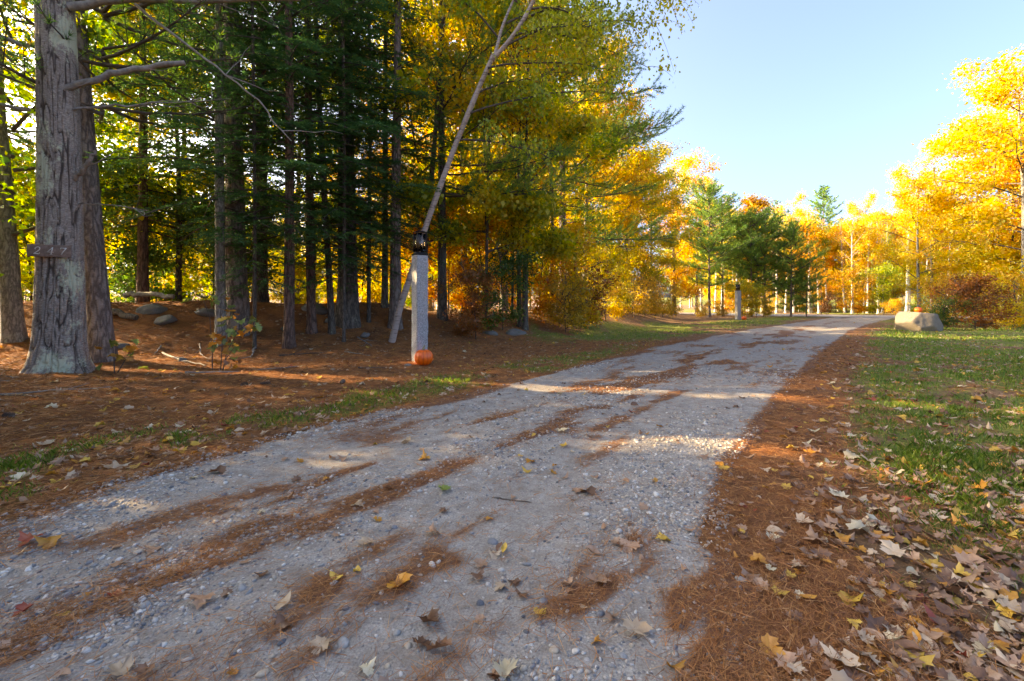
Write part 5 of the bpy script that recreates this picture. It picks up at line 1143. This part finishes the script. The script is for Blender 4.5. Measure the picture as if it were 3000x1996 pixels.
# grass
GRASS = leaf_mat('grass_blades', [(0, (.07, .14, .017)), (.4, (.15, .26, .028)), (.7, (.26, .31, .045)), (1, (.46, .36, .13))], .4)
x, y, rr = scatter(650000, -14, 34, 1.0, 30, 221)
gw = grass_w(x, y); cl = sstep(.42, .66, fbm(x * 7, y * 7, seed=66, oct=2)); k = rr.uniform(size=len(x)) < gw ** 1.2 * (.2 + .7 * cl); x, y, gw = x[k], y[k], gw[k]; n = len(x)
d = np.hypot(x, y); H = rr.uniform(.018, .055, n) * (.6 + .6 * gw); w = np.maximum(.0026, d * .0011); az = rr.uniform(0, 6.28, n); lean = rr.uniform(.1, .9, n)
B = np.stack([x, y, gz(x, y) - .003], 1); A = np.stack([np.cos(az), np.sin(az), az * 0], 1); S = np.stack([-np.sin(az), np.cos(az), az * 0], 1) * w[:, None] / 2
M1 = B + A * (H * lean * .35)[:, None] + np.array([0, 0, 1.]) * (H * .6)[:, None]; T = B + A * (H * lean)[:, None] + np.array([0, 0, 1.]) * H[:, None]
V = np.stack([B - S, B + S, M1 + S * .8, T, M1 - S * .8], 1).reshape(-1, 3)
o = link('grass', Geo().add(V, np.arange(n * 5).reshape(n, 5), np.clip(rr.beta(2, 2.4, n) + .25 * (gw < .4), 0, 1)).mesh('grass', GRASS)); tag(o, 'short patchy green grass of verge and lawn', 'grass', kind='stuff')
print('grass', n)
# gravel stones
def pebble_palette():
    m, nt, b = mat('pebbles'); c = ramp(nt, [(0, (.085, .09, .10)), (.22, (.20, .20, .205)), (.45, (.31, .295, .27)), (.62, (.42, .34, .25)), (.8, (.48, .45, .41)), (.95, (.62, .59, .54)), (1, (.28, .18, .12))], attr(nt, 'tint'))
    n_ = noise(nt, coords(nt), 120, 3, .7); c = mix(nt, .35, c, ramp(nt, [(.3, (.12, .12, .12)), (.7, (.62, .61, .6))], n_), 'OVERLAY')
    nt.links.new(c, b.inputs['Base Color']); b.inputs['Roughness'].default_value = .85; return m
PEB = pebble_palette()
t_ = (1 + 5 ** .5) / 2
ICO = norm(np.array([(-1, t_, 0), (1, t_, 0), (-1, -t_, 0), (1, -t_, 0), (0, -1, t_), (0, 1, t_), (0, -1, -t_), (0, 1, -t_), (t_, 0, -1), (t_, 0, 1), (-t_, 0, -1), (-t_, 0, 1)], float))
IF = np.array([(0, 11, 5), (0, 5, 1), (0, 1, 7), (0, 7, 10), (0, 10, 11), (1, 5, 9), (5, 11, 4), (11, 10, 2), (10, 7, 6), (7, 1, 8), (3, 9, 4), (3, 4, 2), (3, 2, 6), (3, 6, 8), (3, 8, 9), (4, 9, 5), (2, 4, 11), (6, 2, 10), (8, 6, 7), (9, 8, 1)])
x, y, rr = scatter(145000, -6, 4, 1.0, 7.5, 231)
U_ = (x - xl(y)) / (xr(y) - xl(y)); dust = np.exp(-((U_ - .24) / .1) ** 2) + np.exp(-((U_ - .70) / .1) ** 2); nn_ = fbm(x * 1.3, y * 1.3, seed=77, oct=3)
k = (U_ > .0) & (U_ < 1.0) & (rr.uniform(size=len(x)) < np.clip(.12 + 1.1 * sstep(.40, .68, nn_), 0, 1) * (1 - .75 * dust)); x, y = x[k], y[k]; n = len(x)
s = .0032 + .013 * rr.beta(1.2, 5, n) + .006 * (rr.uniform(size=n) < .04); s = s * (.8 + .10 * y)
OCT = np.array([(1, 0, 0), (-1, 0, 0), (0, 1, 0), (0, -1, 0), (0, 0, 1), (0, 0, -1)], float); OF = np.array([(0, 2, 4), (2, 1, 4), (1, 3, 4), (3, 0, 4), (2, 0, 5), (1, 2, 5), (3, 1, 5), (0, 3, 5)])
def pebbles(x, y, s, rr, tint, ICO=ICO, IF=IF):
    n = len(x); Rm = rotmat(rr.normal(size=n) * .25, rr.normal(size=n) * .25, rr.uniform(0, 6.28, n)); sc3 = s[:, None] * np.stack([rr.uniform(.8, 1.5, n), rr.uniform(.7, 1.1, n), rr.uniform(.4, .75, n)], 1)
    V0 = ICO[None] * (1 + rr.normal(size=(n, len(ICO), 1)) * .13) * sc3[:, None]; V = np.einsum('nij,nkj->nki', Rm, V0) + np.stack([x, y, gz(x, y) + s * .12], 1)[:, None]
    return Geo().add(V.reshape(-1, 3), (IF[None] + (np.arange(n) * len(ICO))[:, None, None]).reshape(-1, 3), np.repeat(tint, len(IF)))
tint = np.clip(rr.beta(1.6, 1.5, n), 0, 1); sm_ = s / np.hypot(x, y) < .0026
ga = pebbles(x[~sm_], y[~sm_], s[~sm_], rr, tint[~sm_]); gb = pebbles(x[sm_], y[sm_], s[sm_] * 1.15, rr, tint[sm_], OCT, OF); ga.add(gb.V[0], gb.F[0], gb.A[0])
o = link('loose_gravel', ga.mesh('loose_gravel', PEB)); tag(o, 'loose grey and white gravel lying on the drive', 'gravel', kind='stuff')
print('gravel', n)
PT = {'blue-grey': .18, 'grey': .42, 'tan': .62, 'whitish': .90, 'dark': .05}
SPOTS = [(-1.62, 2.0), (-.9, 1.30), (-1.05, 1.18), (-.7, 1.22), (-1.3, 1.25), (-1.45, 1.42), (-.52, 1.42), (-.35, 1.5), (-.1, 1.85), (.1, 1.5), (-.62, 1.55), (-.45, 1.32), (.08, 1.32), (-1.2, 1.75), (-.82, 1.72), (-.3, 1.70), (-1.9, 1.6), (-1.6, 1.3), (.2, 1.75), (.33, 2.1), (-.2, 2.05), (-.55, 1.95), (-1.35, 2.1), (-.9, 2.25), (.5, 2.4), (-.05, 1.22), (.3, 1.2), (-.62, 1.14), (-1.5, 1.7), (.12, 2.45), (-.75, 1.36), (-.58, 1.27), (-.9, 1.5), (-.4, 1.2), (-.15, 1.45), (-1.15, 1.5), (-1.7, 1.85), (-2.0, 1.95), (-.68, 1.62), (.05, 1.68)]
SEENST = {}
SPOTS.sort(key=lambda q: q[0] / q[1])
for k, (x_, y_) in enumerate(SPOTS):
    cn = list(PT)[[0, 3, 0, 1, 2, 0, 1, 3, 4, 1][k % 10]]; s_ = [.020, .014, .024, .012, .016, .011, .018][k % 7]; x_ += rr.normal() * .03; y_ += rr.normal() * .03
    g = pebbles(np.zeros(1), np.zeros(1), np.array([s_]), rr, np.array([PT[cn]])); g.V[0] = g.V[0] - g.V[0].mean(0)
    o = link('gravel_stone', g.mesh('gravel_stone', PEB), None, (x_, y_, float(gz(np.array([x_]), np.array([y_]))[0]) + s_ * .12))
    o.modifiers.new('round', 'SUBSURF').levels = 1; o.modifiers[0].render_levels = 1
    kk_ = ('larger' if s_ > .015 else 'small', cn); SEENST[kk_] = SEENST.get(kk_, 0) + 1
    tag(o, '%s %s stone bedded in the near gravel, %s such from the left' % (*kk_, ORD[SEENST[kk_] - 1]), 'stone', 'larger stones in the gravel')

# ------------------------------------------------------------------ openings in the canopy where shafts of sun come through
def open_canopy(shafts):
    bpy.context.view_layer.update(); S = np.array(SDIR)
    for o in [q for q in sc.objects if q.type == 'MESH' and q.parent and q.name.split('.')[0] in ('crown', 'branches')]:
        M = np.array(o.matrix_world); bb = np.array([tuple(c) for c in o.bound_box]); bbw = bb @ M[:3, :3].T + M[:3, 3]; c = bbw.mean(0); rad = np.linalg.norm(bbw - c, axis=1).max()
        hit = [(np.array(p), w) for p, w in shafts if (c - p) @ S > -rad and np.linalg.norm((c - p) - S * ((c - p) @ S)) < rad + w]
        if not hit: continue
        me = o.data; nv = len(me.vertices); co = np.empty(nv * 3, np.float32); me.vertices.foreach_get('co', co); W_ = co.reshape(-1, 3) @ M[:3, :3].T + M[:3, 3]
        cut = np.zeros(nv, bool)
        for p, w in hit:
            d = W_ - p; t = d @ S; cut |= (np.linalg.norm(d - t[:, None] * S, axis=1) < w) & (t > .3)
        if cut.sum() < 110: continue
        npoly = len(me.polygons); lt = np.empty(npoly, np.int32); me.polygons.foreach_get('loop_total', lt); ls_ = np.empty(npoly, np.int32); me.polygons.foreach_get('loop_start', ls_)
        lv = np.empty(len(me.loops), np.int32); me.loops.foreach_get('vertex_index', lv); tint = np.empty(npoly, np.float32); me.attributes['tint'].data.foreach_get('value', tint)
        keep = ~np.bitwise_or.reduceat(cut[lv], ls_); g = Geo()
        for k in np.unique(lt):
            sel = keep & (lt == k)
            if sel.any(): g.add(np.zeros((0, 3)), lv[ls_[sel][:, None] + np.arange(k)], tint[sel])
        g.V = [co.reshape(-1, 3)]; sm = me.polygons[0].use_smooth
        o.data = g.mesh(me.name, [o.material_slots[0].material], sm)
open_canopy([((1.35, 3.05, 0), .17), ((.75, 3.1, 0), .10), ((2.1, 2.7, 0), .10), ((-1.7, 7.35, .12), .10), ((-1.62, 7.4, 1.4), .09), ((-8.0, 10.1, 1.0), .3), ((11.5, 14.4, 0), .5), ((12.8, 13.6, 0), .75), ((15, 13.1, 0), .75), ((17.5, 12.9, 0), .75),
 ((14.6, 16.3, .35), .35), ((8.5, 23.5, 0), .7), ((10.5, 25.5, 0), .7), ((12.5, 26.5, 0), .6), ((14.0, 18.0, 0), .4), ((12.0, 19.0, 0), .35)])
